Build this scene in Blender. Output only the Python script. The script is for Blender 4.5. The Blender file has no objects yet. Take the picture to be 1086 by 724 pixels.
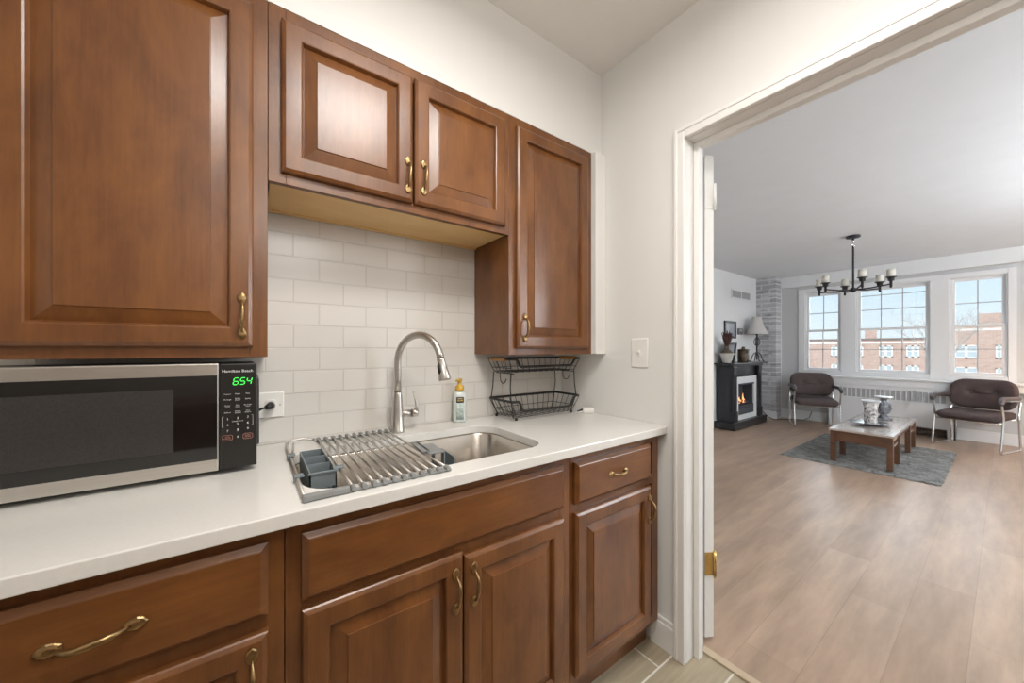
import bpy, bmesh, math, random
from mathutils import Vector, Matrix, noise
random.seed(7)
PI = math.pi
sc = bpy.context.scene
C = sc.collection

# ------------------------------------------------------------ camera
cd = bpy.data.cameras.new('camera'); cam = bpy.data.objects.new('camera', cd); C.objects.link(cam)
cd.sensor_width = 36.0; cd.lens = 36.0 * 379.5 / 1086.0
cd.shift_x = 0.0; cd.shift_y = 8.0 / 1086.0
cd.clip_start = 0.02; cd.clip_end = 300
cam.location = (-1.372, -1.433, 1.228)
cam.rotation_euler = (PI / 2, 0, -math.radians(35.913))
sc.camera = cam

# ------------------------------------------------------------ view + world + lights
sc.view_settings.view_transform = 'Standard'
sc.view_settings.look = 'None'
sc.view_settings.exposure = 0.0
sc.view_settings.gamma = 1.0
sc.view_settings.use_curve_mapping = False

SKY_STRENGTH = 1.16
w = bpy.data.worlds.new('sky'); sc.world = w; w.use_nodes = True
nt = w.node_tree; nt.nodes.clear()
wo = nt.nodes.new('ShaderNodeOutputWorld'); bg = nt.nodes.new('ShaderNodeBackground')
tc = nt.nodes.new('ShaderNodeTexCoord'); sx = nt.nodes.new('ShaderNodeSeparateXYZ'); rp = nt.nodes.new('ShaderNodeValToRGB')
nt.links.new(tc.outputs['Generated'], sx.inputs[0]); nt.links.new(sx.outputs['Z'], rp.inputs['Fac'])
rp.color_ramp.elements[0].position = 0.0; rp.color_ramp.elements[0].color = (0.80, 0.90, 0.95, 1)
rp.color_ramp.elements[1].position = 0.35; rp.color_ramp.elements[1].color = (0.45, 0.70, 0.93, 1)
e = rp.color_ramp.elements.new(0.10); e.color = (0.66, 0.83, 0.94, 1)
nt.links.new(rp.outputs['Color'], bg.inputs['Color']); bg.inputs['Strength'].default_value = SKY_STRENGTH
nt.links.new(bg.outputs['Background'], wo.inputs['Surface'])

def sun(name, direction, strength, angle, col):
    l = bpy.data.lights.new(name, 'SUN'); l.energy = strength; l.angle = math.radians(angle); l.color = col
    o = bpy.data.objects.new(name, l); C.objects.link(o)
    o.rotation_euler = Vector(direction).to_track_quat('-Z', 'Y').to_euler(); return o
def area(name, loc, direction, sx_, sy_, power, col):
    l = bpy.data.lights.new(name, 'AREA'); l.shape = 'RECTANGLE'; l.size = sx_; l.size_y = sy_; l.energy = power; l.color = col
    o = bpy.data.objects.new(name, l); C.objects.link(o); o.location = loc
    o.rotation_euler = Vector(direction).to_track_quat('-Z', 'Y').to_euler(); return o
def point(name, loc, power, col, rad=0.08):
    l = bpy.data.lights.new(name, 'POINT'); l.energy = power; l.color = col; l.shadow_soft_size = rad
    o = bpy.data.objects.new(name, l); C.objects.link(o); o.location = loc; return o

sun('soft_sky_light', (-0.90, 0.05, -0.42), 8.0, 100, (0.90, 0.96, 1.0))      # bright open sky in front of the windows
sun('sun', (0.75, 0.25, -0.6), 4.0, 2, (1.0, 0.95, 0.90))                       # lights the far street front
area('kitchen_ceiling_lamp', (-0.97, -1.20, 2.46), (0, 0, -1), 0.45, 0.45, 22, (1.0, 0.98, 0.945))
point('kitchen_fill_light', (-1.15, -1.75, 2.02), 21, (1.0, 0.98, 0.945), 0.22)  # unseen fill added to lift the kitchen ceiling and soften the light
point('living_fill_light', (2.2, -3.0, 1.75), 105, (0.90, 0.955, 1.0), 0.25)  # added fill out of view, brightens the living room
area('living_ceiling_fill', (3.5, -3.3, 1.75), (0, 0, 1), 0.35, 0.35, 130, (0.90, 0.96, 1.0))  # upward fill added out of view to lift the living room ceiling
point('living_corner_fill', (5.2, -3.2, 1.7), 22, (0.90, 0.955, 1.0), 0.25)  # weak extra fill added for the window end, no lamp stands there
point('table_lamp_light', (5.72, -1.95, 0.95), 11, (1.0, 0.52, 0.18), 0.1)

# ------------------------------------------------------------ materials
MATS = {}
def mat(name, col, rough=0.5, metal=0.0, spec=0.5, coat=0.0, bump=0.0, bscale=60.0, var=0.0, vscale=8.0, stretch=(1, 1, 1), emit=None, es=1.0, col2=None):
    m = bpy.data.materials.new(name); m.use_nodes = True; t = m.node_tree; b = t.nodes['Principled BSDF']
    b.inputs['Base Color'].default_value = (*col, 1); b.inputs['Roughness'].default_value = rough; b.inputs['Metallic'].default_value = metal
    b.inputs['Specular IOR Level'].default_value = spec; b.inputs['Coat Weight'].default_value = coat; b.inputs['Coat Roughness'].default_value = 0.15
    co = t.nodes.new('ShaderNodeTexCoord'); mp = t.nodes.new('ShaderNodeMapping'); mp.inputs['Scale'].default_value = stretch
    t.links.new(co.outputs['Object'], mp.inputs['Vector'])
    n = t.nodes.new('ShaderNodeTexNoise'); n.inputs['Scale'].default_value = vscale; n.inputs['Detail'].default_value = 5
    t.links.new(mp.outputs['Vector'], n.inputs['Vector'])
    r = t.nodes.new('ShaderNodeValToRGB')
    c2 = col2 if col2 else tuple(min(1, c * (1 + var)) for c in col)
    c1 = col if col2 else tuple(c * (1 - var) for c in col)
    r.color_ramp.elements[0].position = 0.3; r.color_ramp.elements[0].color = (*c1, 1)
    r.color_ramp.elements[1].position = 0.7; r.color_ramp.elements[1].color = (*c2, 1)
    t.links.new(n.outputs['Fac'], r.inputs['Fac']); t.links.new(r.outputs['Color'], b.inputs['Base Color'])
    if bump > 0:
        n2 = t.nodes.new('ShaderNodeTexNoise'); n2.inputs['Scale'].default_value = bscale; n2.inputs['Detail'].default_value = 4
        t.links.new(mp.outputs['Vector'], n2.inputs['Vector'])
        bp = t.nodes.new('ShaderNodeBump'); bp.inputs['Strength'].default_value = bump; bp.inputs['Distance'].default_value = 0.004
        t.links.new(n2.outputs['Fac'], bp.inputs['Height']); t.links.new(bp.outputs['Normal'], b.inputs['Normal'])
    if emit:
        b.inputs['Emission Color'].default_value = (*emit, 1); b.inputs['Emission Strength'].default_value = es
    MATS[name] = m; return m

def wood_mat(name, dark, light, along, rough=0.36, coat=0.25, scale=9.0, fine=38.0):
    m = bpy.data.materials.new(name); m.use_nodes = True; t = m.node_tree; b = t.nodes['Principled BSDF']; L = t.links.new
    b.inputs['Roughness'].default_value = rough; b.inputs['Coat Weight'].default_value = coat; b.inputs['Coat Roughness'].default_value = 0.22
    co = t.nodes.new('ShaderNodeTexCoord')
    def grain(sc_, st, det):
        mp = t.nodes.new('ShaderNodeMapping'); s = [1.0, 1.0, 1.0]; s[along] = st; mp.inputs['Scale'].default_value = s
        L(co.outputs['Object'], mp.inputs['Vector']); n = t.nodes.new('ShaderNodeTexNoise'); n.inputs['Scale'].default_value = sc_
        n.inputs['Detail'].default_value = det; n.inputs['Roughness'].default_value = 0.62; n.inputs['Distortion'].default_value = 0.4
        L(mp.outputs['Vector'], n.inputs['Vector']); return n
    a1 = grain(scale, 0.45, 9); a2 = grain(fine * 3, 0.06, 3)
    mx = t.nodes.new('ShaderNodeMath'); mx.operation = 'MULTIPLY_ADD'; mx.inputs[1].default_value = 0.30
    L(a2.outputs['Fac'], mx.inputs[0]); L(a1.outputs['Fac'], mx.inputs[2])
    r = t.nodes.new('ShaderNodeValToRGB'); r.color_ramp.elements[0].position = 0.42; r.color_ramp.elements[0].color = (*dark, 1)
    r.color_ramp.elements[1].position = 0.90; r.color_ramp.elements[1].color = (*light, 1)
    L(mx.outputs[0], r.inputs['Fac']); L(r.outputs['Color'], b.inputs['Base Color'])
    MATS[name] = m; return m

def brick_mat(name, c1, c2, mortar, bw, rh, ms, offs, origin, plane, rough=0.3, bump=0.4, depth=0.002, grain=None, bias=0.0, coat=0.0, streak=0.0, streak_col=(0.1, 0.1, 0.1), uneven=0.0):
    """brick texture laid in metres on a plane ('xz','xy','yz')"""
    m = bpy.data.materials.new(name); m.use_nodes = True; t = m.node_tree; b = t.nodes['Principled BSDF']; L = t.links.new
    b.inputs['Roughness'].default_value = rough; b.inputs['Coat Weight'].default_value = coat
    co = t.nodes.new('ShaderNodeTexCoord'); sp = t.nodes.new('ShaderNodeSeparateXYZ'); cb = t.nodes.new('ShaderNodeCombineXYZ'); ad = t.nodes.new('ShaderNodeVectorMath')
    L(co.outputs['Object'], sp.inputs[0]); L(sp.outputs['XYZ'.index(plane[0].upper())], cb.inputs[0]); L(sp.outputs['XYZ'.index(plane[1].upper())], cb.inputs[1])
    ad.operation = 'ADD'; ad.inputs[1].default_value = (-origin[0], -origin[1], 0); L(cb.outputs[0], ad.inputs[0])
    br = t.nodes.new('ShaderNodeTexBrick'); br.inputs['Scale'].default_value = 1.0; br.inputs['Brick Width'].default_value = bw; br.inputs['Row Height'].default_value = rh
    br.inputs['Mortar Size'].default_value = ms; br.inputs['Mortar Smooth'].default_value = 0.25; br.inputs['Bias'].default_value = bias; br.offset = offs; br.offset_frequency = 2
    br.inputs['Color1'].default_value = (*c1, 1); br.inputs['Color2'].default_value = (*c2, 1); br.inputs['Mortar'].default_value = (*mortar, 1)
    L(ad.outputs[0], br.inputs['Vector']); colour = br.outputs['Color']
    if grain:                       # fibres along the first plane axis
        g, gs, gst = grain
        mp = t.nodes.new('ShaderNodeMapping'); mp.inputs['Scale'].default_value = (gst, 1, 1); L(ad.outputs[0], mp.inputs['Vector'])
        n = t.nodes.new('ShaderNodeTexNoise'); n.inputs['Scale'].default_value = gs; n.inputs['Detail'].default_value = 6; n.inputs['Roughness'].default_value = 0.65
        L(mp.outputs['Vector'], n.inputs['Vector'])
        mr = t.nodes.new('ShaderNodeMapRange'); mr.inputs['From Min'].default_value = 0.3; mr.inputs['From Max'].default_value = 0.7
        mr.inputs['To Min'].default_value = 1 - g; mr.inputs['To Max'].default_value = 1 + g; L(n.outputs['Fac'], mr.inputs['Value'])
        vm = t.nodes.new('ShaderNodeVectorMath'); vm.operation = 'SCALE'; L(colour, vm.inputs[0]); L(mr.outputs[0], vm.inputs['Scale']); colour = vm.outputs[0]
    if streak > 0:
        mp2 = t.nodes.new('ShaderNodeMapping'); mp2.inputs['Scale'].default_value = (1.6, 9, 1); L(ad.outputs[0], mp2.inputs['Vector'])
        n3 = t.nodes.new('ShaderNodeTexNoise'); n3.inputs['Scale'].default_value = 2.6; n3.inputs['Detail'].default_value = 4; L(mp2.outputs['Vector'], n3.inputs['Vector'])
        r3 = t.nodes.new('ShaderNodeValToRGB'); r3.color_ramp.elements[0].position = 0.57; r3.color_ramp.elements[0].color = (0, 0, 0, 1); r3.color_ramp.elements[1].position = 0.68; r3.color_ramp.elements[1].color = (streak,) * 3 + (1,)
        L(n3.outputs['Fac'], r3.inputs['Fac']); mm = t.nodes.new('ShaderNodeMix'); mm.data_type = 'RGBA'
        L(r3.outputs['Color'], mm.inputs[0]); L(colour, mm.inputs[6]); mm.inputs[7].default_value = (*streak_col, 1); colour = mm.outputs[2]
    L(colour, b.inputs['Base Color'])
    bp = t.nodes.new('ShaderNodeBump'); bp.invert = True; bp.inputs['Strength'].default_value = bump; bp.inputs['Distance'].default_value = depth
    L(br.outputs['Fac'], bp.inputs['Height']); L(bp.outputs['Normal'], b.inputs['Normal'])
    MATS[name] = m; return m

def glass_mat(name, gloss=0.07, tint=(1, 1, 1)):
    m = bpy.data.materials.new(name); m.use_nodes = True; t = m.node_tree; t.nodes.clear()
    o = t.nodes.new('ShaderNodeOutputMaterial'); a = t.nodes.new('ShaderNodeBsdfTransparent'); g = t.nodes.new('ShaderNodeBsdfGlossy'); x = t.nodes.new('ShaderNodeMixShader')
    a.inputs['Color'].default_value = (*tint, 1); g.inputs['Roughness'].default_value = 0.02; x.inputs[0].default_value = gloss
    t.links.new(a.outputs[0], x.inputs[1]); t.links.new(g.outputs[0], x.inputs[2]); t.links.new(x.outputs[0], o.inputs[0]); MATS[name] = m; return m

WD, WL = (0.092, 0.0285, 0.0062), (0.222, 0.083, 0.0200)
wood_mat('cherry_upright', WD, WL, 2); wood_mat('cherry_level', WD, WL, 0)
wood_mat('pale_plywood', (0.78, 0.50, 0.20), (0.88, 0.62, 0.29), 0, rough=0.5, coat=0.05)
wood_mat('teak', (0.065, 0.028, 0.014), (0.155, 0.068, 0.034), 1, rough=0.35)
wood_mat('teak_pale_sheen', (0.38, 0.31, 0.26), (0.50, 0.42, 0.37), 0, rough=0.14, coat=0.8)  # tabletop's window reflection lightened into the base tone; the rails share it
wood_mat('bamboo', (0.45, 0.20, 0.055), (0.62, 0.32, 0.10), 1, rough=0.45)
mat('kitchen_paint', (0.75, 0.738, 0.71), 0.55, bump=0.05, bscale=220)
mat('rear_paint', (0.50, 0.46, 0.41), 0.6)
mat('ceiling_paint', (0.80, 0.775, 0.735), 0.8, bump=0.35, bscale=26, vscale=12, var=0.012)
mat('living_ceiling_paint', (0.71, 0.735, 0.76), 0.8, bump=0.3, bscale=22, vscale=5, var=0.015)
mat('living_paint', (0.74, 0.755, 0.765), 0.6, bump=0.05, bscale=200)
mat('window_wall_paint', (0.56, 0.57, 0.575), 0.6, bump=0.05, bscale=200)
mat('white_trim', (0.80, 0.785, 0.755), 0.35)
mat('cool_trim', (0.76, 0.77, 0.78), 0.35)
mat('quartz', (0.74, 0.72, 0.68), 0.20, var=0.02, vscale=160, coat=0.2)
brick_mat('subway_tile', (0.655, 0.625, 0.58), (0.68, 0.65, 0.605), (0.61, 0.58, 0.535), 0.157, 0.0778, 0.0026, 0.5, (-1.261 - 0.0785, 0.9202), 'xz', rough=0.25, bump=0.6, depth=0.003)
brick_mat('floor_tile', (0.36, 0.30, 0.205), (0.42, 0.35, 0.25), (0.70, 0.66, 0.58), 0.62, 0.18, 0.004, 0.345, (-0.102 , -0.828), 'xy', rough=0.35, bump=0.3, grain=(0.14, 70, 0.05))
brick_mat('plank_floor', (0.325, 0.222, 0.155), (0.395, 0.28, 0.202), (0.25, 0.17, 0.118), 1.22, 0.185, 0.0009, 0.37, (0.3, -0.05), 'xy', rough=0.34, bump=0.12, grain=(0.24, 9, 0.16))
brick_mat('whitewashed_brick', (0.58, 0.58, 0.60), (0.33, 0.33, 0.35), (0.62, 0.62, 0.63), 0.26, 0.082, 0.009, 0.5, (0, 0), 'yz', rough=0.8, bump=0.6, depth=0.006, grain=(0.12, 18, 0.3), streak=0.8, streak_col=(0.12, 0.12, 0.135))
brick_mat('red_brick', (0.44, 0.29, 0.235), (0.52, 0.36, 0.30), (0.55, 0.47, 0.42), 0.6, 0.2, 0.02, 0.5, (0, 0), 'yz', rough=0.9, bump=0.2, grain=(0.1, 2, 1))
mat('cream_stone', (0.78, 0.76, 0.72), 0.8); mat('roof_dark', (0.22, 0.19, 0.17), 0.8)
mat('far_glass', (0.45, 0.52, 0.56), 0.15)
mat('brass_antique', (0.34, 0.225, 0.105), 0.36, metal=1.0, var=0.25, vscale=90)
mat('brass_bright', (0.62, 0.43, 0.15), 0.25, metal=1.0)
mat('steel_brushed', (0.60, 0.57, 0.53), 0.36, metal=1.0, var=0.06, vscale=30, stretch=(1, 1, 12))
mat('steel_sink', (0.60, 0.56, 0.51), 0.27, metal=1.0, var=0.05, vscale=40, stretch=(12, 1, 1))
mat('steel_front', (0.62, 0.595, 0.555), 0.33, metal=1.0, var=0.04, vscale=60, stretch=(0.05, 1, 6))
mat('chrome', (0.80, 0.80, 0.80), 0.10, metal=1.0)
mat('black_plastic', (0.012, 0.011, 0.010), 0.32); mat('black_gloss', (0.006, 0.006, 0.006), 0.06, coat=0.5)
mat('charcoal_body', (0.028, 0.025, 0.023), 0.40)
mat('black_wire', (0.018, 0.016, 0.015), 0.45)
mat('black_lacquer', (0.009, 0.010, 0.0135), 0.34, coat=0.15, bump=0.03)
mat('grey_silicone', (0.235, 0.24, 0.235), 0.55); mat('slate_plastic', (0.165, 0.195, 0.205), 0.5)
mat('white_plastic', (0.80, 0.78, 0.74), 0.35); mat('print_white', (0.75, 0.74, 0.72), 0.6); mat('print_dark', (0.10, 0.10, 0.10), 0.6)
mat('print_red', (0.55, 0.25, 0.20), 0.6)
mat('led_green', (0.05, 0.6, 0.08), 0.5, emit=(0.05, 0.95, 0.10), es=1.6)
mat('upholstery', (0.060, 0.040, 0.038), 0.75, bump=0.12, bscale=90, var=0.12, vscale=20)
mat('arm_pad', (0.075, 0.062, 0.062), 0.45)
mat('shag', (0.085, 0.084, 0.079), 0.95, col2=(0.26, 0.256, 0.243), vscale=20, stretch=(1.2, 0.55, 1))
mat('iron', (0.030, 0.030, 0.036), 0.45, metal=0.3)
mat('frosted_glass', (0.62, 0.59, 0.52), 0.45, var=0.08, vscale=30)
mat('lamp_cloth', (0.52, 0.505, 0.49), 0.85, bump=0.1, bscale=300)
mat('pot_ceramic', (0.55, 0.53, 0.50), 0.4); mat('dried_stem', (0.075, 0.032, 0.026), 0.85); mat('soil', (0.12, 0.09, 0.06), 0.9)
mat('photo_grey', (0.22, 0.25, 0.28), 0.2, col2=(0.42, 0.45, 0.48), vscale=5)
mat('tortoise', (0.020, 0.016, 0.012), 0.25, col2=(0.13, 0.09, 0.05), vscale=22)
mat('flowered_china', (0.10, 0.07, 0.07), 0.2, col2=(0.80, 0.78, 0.75), vscale=42)
mat('dark_china', (0.02, 0.02, 0.028), 0.18, col2=(0.26, 0.27, 0.30), vscale=26)
mat('silver_plate', (0.34, 0.36, 0.38), 0.18, metal=0.6)
mat('white_stone', (0.72, 0.73, 0.74), 0.35); mat('firebox', (0.05, 0.055, 0.065), 0.5)
mat('flame', (1, 0.5, 0.2), 0.6, emit=(1.0, 0.42, 0.14), es=1.3); mat('log', (0.16, 0.06, 0.035), 0.8, var=0.4, vscale=20)
mat('grille_dark', (0.16, 0.165, 0.17), 0.6); mat('grille_grey', (0.42, 0.43, 0.44), 0.5); mat('enamel', (0.70, 0.71, 0.715), 0.38)
mat('rusty', (0.13, 0.085, 0.06), 0.8, var=0.5, vscale=14)
mat('gold_plastic', (0.60, 0.36, 0.055), 0.35); mat('soap_liquid', (0.62, 0.66, 0.63), 0.12, var=0.05)
mat('label_sage', (0.27, 0.34, 0.31), 0.4, col2=(0.55, 0.62, 0.58), vscale=110); mat('label_dark', (0.03, 0.022, 0.014), 0.4)
mat('label_gold', (0.50, 0.36, 0.14), 0.4)
mat('bark', (0.42, 0.39, 0.36), 0.9); mat('street', (0.32, 0.32, 0.30), 0.9)
mat('threshold_wood', (0.52, 0.41, 0.29), 0.45)
glass_mat('window_glass', 0.06); glass_mat('fire_glass', 0.10, (0.9, 0.92, 0.95))
# mesh screen behind the microwave glass
mat('mw_screen', (0.035, 0.032, 0.029), 0.30, var=0.5, vscale=700)

# ------------------------------------------------------------ mesh helpers
def BM(): return bmesh.new()
def box(bm, x0, x1, y0, y1, z0, z1, bev=0.0, seg=2, M=None):
    t = bmesh.new(); bmesh.ops.create_cube(t, size=1.0)
    for v in t.verts: v.co = Vector(((x0 + x1) / 2 + v.co.x * (x1 - x0), (y0 + y1) / 2 + v.co.y * (y1 - y0), (z0 + z1) / 2 + v.co.z * (z1 - z0)))
    if bev > 0: bmesh.ops.bevel(t, geom=t.edges[:], offset=bev, segments=seg, profile=0.5, affect='EDGES')
    if M is not None: t.transform(M)
    me = bpy.data.meshes.new('tmp'); t.to_mesh(me); t.free(); bm.from_mesh(me); bpy.data.meshes.remove(me); return bm
def B(*a, **k): return box(BM(), *a, **k)
def tube(bm, pts, r, seg=10, closed=False, flat=1.0, caps=True):
    pts = [Vector(p) for p in pts]; n = len(pts); rs = r if isinstance(r, (list, tuple)) else [r] * n
    rings = []; nrm = None
    for i, p in enumerate(pts):
        if closed: d = (pts[(i + 1) % n] - pts[i - 1])
        elif i == 0: d = pts[1] - p
        elif i == n - 1: d = p - pts[i - 1]
        else: d = (pts[i + 1] - p).normalized() + (p - pts[i - 1]).normalized()
        d = d.normalized()
        if nrm is None:
            up = Vector((0, 0, 1)) if abs(d.z) < 0.9 else Vector((1, 0, 0)); nrm = (up - d * up.dot(d)).normalized()
        else: nrm = (nrm - d * nrm.dot(d)).normalized()
        bi = d.cross(nrm)
        rings.append([bm.verts.new(p + nrm * (math.cos(2 * PI * k / seg) * rs[i]) + bi * (math.sin(2 * PI * k / seg) * rs[i] * flat)) for k in range(seg)])
    m = n if closed else n - 1
    for i in range(m):
        a, b_ = rings[i], rings[(i + 1) % n]
        for k in range(seg):
            f = bm.faces.new((a[k], a[(k + 1) % seg], b_[(k + 1) % seg], b_[k])); f.smooth = True
    if caps and not closed:
        bm.faces.new(rings[0][::-1]); bm.faces.new(rings[-1])
    return bm
def lathe(bm, prof, c, seg=28, caps=True, M=None, sq=1.0):
    c = Vector(c); rings = []
    for r, z in prof:
        ring = []
        for k in range(seg):
            a = 2 * PI * k / seg; p = Vector((r * math.cos(a), r * sq * math.sin(a), z))
            if M is not None: p = M @ p
            ring.append(bm.verts.new(c + p))
        rings.append(ring)
    for i in range(len(rings) - 1):
        for k in range(seg):
            f = bm.faces.new((rings[i][k], rings[i][(k + 1) % seg], rings[i + 1][(k + 1) % seg], rings[i + 1][k])); f.smooth = True
    if caps:
        bm.faces.new(rings[0][::-1]); bm.faces.new(rings[-1])
    return bm
def rrect(w_, h_, r, seg=6, sub=0):
    if sub:                                   # extra points along the straight sides
        base = rrect(w_, h_, r, seg); res = []
        for i, p in enumerate(base):
            q = base[(i + 1) % len(base)]; res.append(p)
            if (i + 1) % (seg + 1) == 0: res += [(p[0] + (q[0] - p[0]) * k / (sub + 1), p[1] + (q[1] - p[1]) * k / (sub + 1)) for k in range(1, sub + 1)]
        return res
    out = []
    for cx, cy, a0 in ((w_ / 2 - r, h_ / 2 - r, 0), (-w_ / 2 + r, h_ / 2 - r, PI / 2), (-w_ / 2 + r, -h_ / 2 + r, PI), (w_ / 2 - r, -h_ / 2 + r, 1.5 * PI)):
        for k in range(seg + 1):
            a = a0 + PI / 2 * k / seg; out.append((cx + r * math.cos(a), cy + r * math.sin(a)))
    return out
def slab(bm, w_, h_, r, prof, M, seg=6, cap0=True, cap1=True, smooth=True, sub=0, warp=None):
    """stack of rounded-rectangle rings: prof = [(inset, height)], local xy outline, z height, placed by M"""
    rings = []
    for ins, z in prof:
        rr = max(r - ins, 0.0008)
        rings.append([bm.verts.new(M @ Vector((x, y, z + (warp(x, y, z) if warp else 0.0)))) for x, y in rrect(w_ - 2 * ins, h_ - 2 * ins, rr, seg, sub)])
    n = len(rings[0])
    for i in range(len(rings) - 1):
        for k in range(n):
            f = bm.faces.new((rings[i][k], rings[i][(k + 1) % n], rings[i + 1][(k + 1) % n], rings[i + 1][k])); f.smooth = smooth
    if cap0: bm.faces.new(rings[0][::-1])
    if cap1: bm.faces.new(rings[-1])
    return bm
def soft(t, e): return [(e, 0), (e * 0.4, e * 0.15), (e * 0.1, e * 0.5), (0, e), (0, t - e), (e * 0.1, t - e * 0.5), (e * 0.4, t - e * 0.15), (e, t)]
def front_rings(bm, x0, x1, z0, z1, yb, prof, cap=True):
    """mitred rectangular rings on a front that faces -y: prof = [(inset, height out of yb)]"""
    rings = []
    for i, h in prof:
        y = yb - h
        rings.append([bm.verts.new((x0 + i, y, z0 + i)), bm.verts.new((x1 - i, y, z0 + i)), bm.verts.new((x1 - i, y, z1 - i)), bm.verts.new((x0 + i, y, z1 - i))])
    for a, b_ in zip(rings, rings[1:]):
        for k in range(4): bm.faces.new((a[k], a[(k + 1) % 4], b_[(k + 1) % 4], b_[k]))
    bm.faces.new(rings[0][::-1])
    if cap: bm.faces.new(rings[-1])
    return bm
def face_out(bm): bmesh.ops.recalc_face_normals(bm, faces=bm.faces[:]); return bm

def abs_loc(o):
    v = Vector((0, 0, 0))
    while o is not None: v += o.location; o = o.parent
    return v
def obj(name, bm, m, parent=None, label=None, flip=True):
    if flip: bmesh.ops.recalc_face_normals(bm, faces=bm.faces[:])
    if parent is not None:
        d = abs_loc(parent)
        for v in bm.verts: v.co -= d
    me = bpy.data.meshes.new(name); bm.to_mesh(me); bm.free()
    me.materials.append(MATS[m] if isinstance(m, str) else m)
    o = bpy.data.objects.new(name, me); C.objects.link(o)
    if parent is not None: o.parent = parent
    if label: o['label'] = label
    return o
def thing(name, label, cat, loc=(0, 0, 0), group=None):
    o = bpy.data.objects.new(name, None); o.empty_display_size = 0.05; C.objects.link(o); o.location = loc
    o['label'] = label; o['category'] = cat
    if group: o['group'] = group
    return o
def tag(o, label, cat, group=None):
    o['label'] = label; o['category'] = cat
    if group: o['group'] = group
    return o
def struct(name, bm, m, parent=None, label=None):
    o = obj(name, bm, m, parent, label)
    if parent is None: o['kind'] = 'structure'
    return o
def copy_tree(o, parent=None):
    c = o.copy(); C.objects.link(c)
    if parent is not None: c.parent = parent
    for ch in list(o.children): copy_tree(ch, c)
    return c
def text_bm(s, size, x, y, z, align='CENTER', extrude=0.0002):
    cu = bpy.data.curves.new('txt', 'FONT'); cu.body = s; cu.size = size; cu.align_x = align; cu.align_y = 'CENTER'; cu.extrude = extrude; cu.resolution_u = 2
    o = bpy.data.objects.new('txt', cu); C.objects.link(o)
    dg = bpy.context.evaluated_depsgraph_get(); me = bpy.data.meshes.new_from_object(o.evaluated_get(dg))
    bm = bmesh.new(); bm.from_mesh(me); bpy.data.objects.remove(o); bpy.data.curves.remove(cu); bpy.data.meshes.remove(me)
    bm.transform(Matrix.Translation((x, y, z)) @ Matrix.Rotation(PI / 2, 4, 'X')); return bm
def merge(bm, other):
    me = bpy.data.meshes.new('tmp'); other.to_mesh(me); other.free(); bm.from_mesh(me); bpy.data.meshes.remove(me); return bm
MX = lambda loc, rx=0, ry=0, rz=0: Matrix.Translation(loc) @ Matrix.Rotation(rz, 4, 'Z') @ Matrix.Rotation(ry, 4, 'Y') @ Matrix.Rotation(rx, 4, 'X')

# ============================================================ KITCHEN SHELL
CY = -0.279            # front plane of the wall cabinets and the soffit
KC = 2.551             # kitchen ceiling height
LC = 2.50              # living room ceiling height
OPN0, OPN1, OPH = -1.535, -0.701, 2.047      # doorway

struct('wall_back', B(-2.75, 0.0, 0.0, 0.12, 0, KC), 'kitchen_paint')
struct('wall_backsplash', B(-2.6, -0.055, -0.008, 0.0, 0.9145, 1.70), 'subway_tile')
struct('wall_soffit', B(-2.6, 0.0, CY, -0.0005, 2.1565, KC - 0.0005), 'kitchen_paint')
bm = BM()
box(bm, 0.0, 0.12, OPN1 + 0.012, 1.4, 0, KC); box(bm, 0.0, 0.12, OPN0 - 0.012, OPN1 + 0.012, OPH + 0.012, KC); box(bm, 0.0, 0.12, -4.2, OPN0 - 0.012, 0, KC)
struct('wall_doorway', bm, 'kitchen_paint')
struct('wall_kitchen_rear', B(-2.75, 0.0, -2.55, -2.43, 0, KC), 'rear_paint')
struct('kitchen_bounce_block', B(-2.63, -0.02, -2.43, -1.95, 0, 0.9), 'cherry_level')  # unseen dark block added to cut bounce onto the base cabinets
struct('wall_kitchen_left', B(-2.75, -2.63, -2.43, 0.0, 0, KC), 'kitchen_paint')
struct('floor_kitchen', B(-2.75, 0.121, -2.55, 0.0, -0.1, 0.0), 'floor_tile')
struct('ceiling_kitchen', B(-2.75, 0.12, -2.55, 0.12, KC, KC + 0.1), 'ceiling_paint')
struct('trim_1', B(-0.0715, -0.0005, -0.306, -0.0005, 1.205, 2.156, 0.002), 'white_trim')            # white filler beside the right wall cabinet
# doorway casing (kitchen side), jamb with stop
def casing_leg(bm, y_out, y_in, z1, sgn, x_face=-0.02, x_wall=0.0):
    # flat board with a slim raised outer edge
    a, b_ = sorted((y_out, y_in))
    box(bm, x_face, x_wall, a, b_, 0.0, z1, 0.004)
    o = y_out + sgn * 0.004; q = -0.0035 if x_face < x_wall else 0.0035
    box(bm, x_face + q, x_wall, min(y_out, y_out + sgn * 0.014) + 0.0002, max(y_out, y_out + sgn * 0.014) - 0.0002, 0.0, z1 - 0.0002, 0.003)
bm = BM()
casing_leg(bm, -0.660, -0.701, 2.089, -1); casing_leg(bm, -1.576, -1.535, 2.089, 1)
box(bm, -0.02, 0.0, -1.535, -0.701, OPH, 2.089, 0.004); box(bm, -0.0235, 0.0, -1.561, -0.675, 2.0745, 2.0886, 0.003)
struct('trim_2', bm, 'white_trim')
bm = BM()
box(bm, 0.0004, 0.1196, OPN1 + 0.0005, OPN1 + 0.0115, 0, OPH + 0.0115); box(bm, 0.0004, 0.1196, OPN0 - 0.0115, OPN0 - 0.0005, 0, OPH + 0.0115); box(bm, 0.0004, 0.1196, OPN0, OPN1, OPH + 0.0005, OPH + 0.0115)
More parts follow.
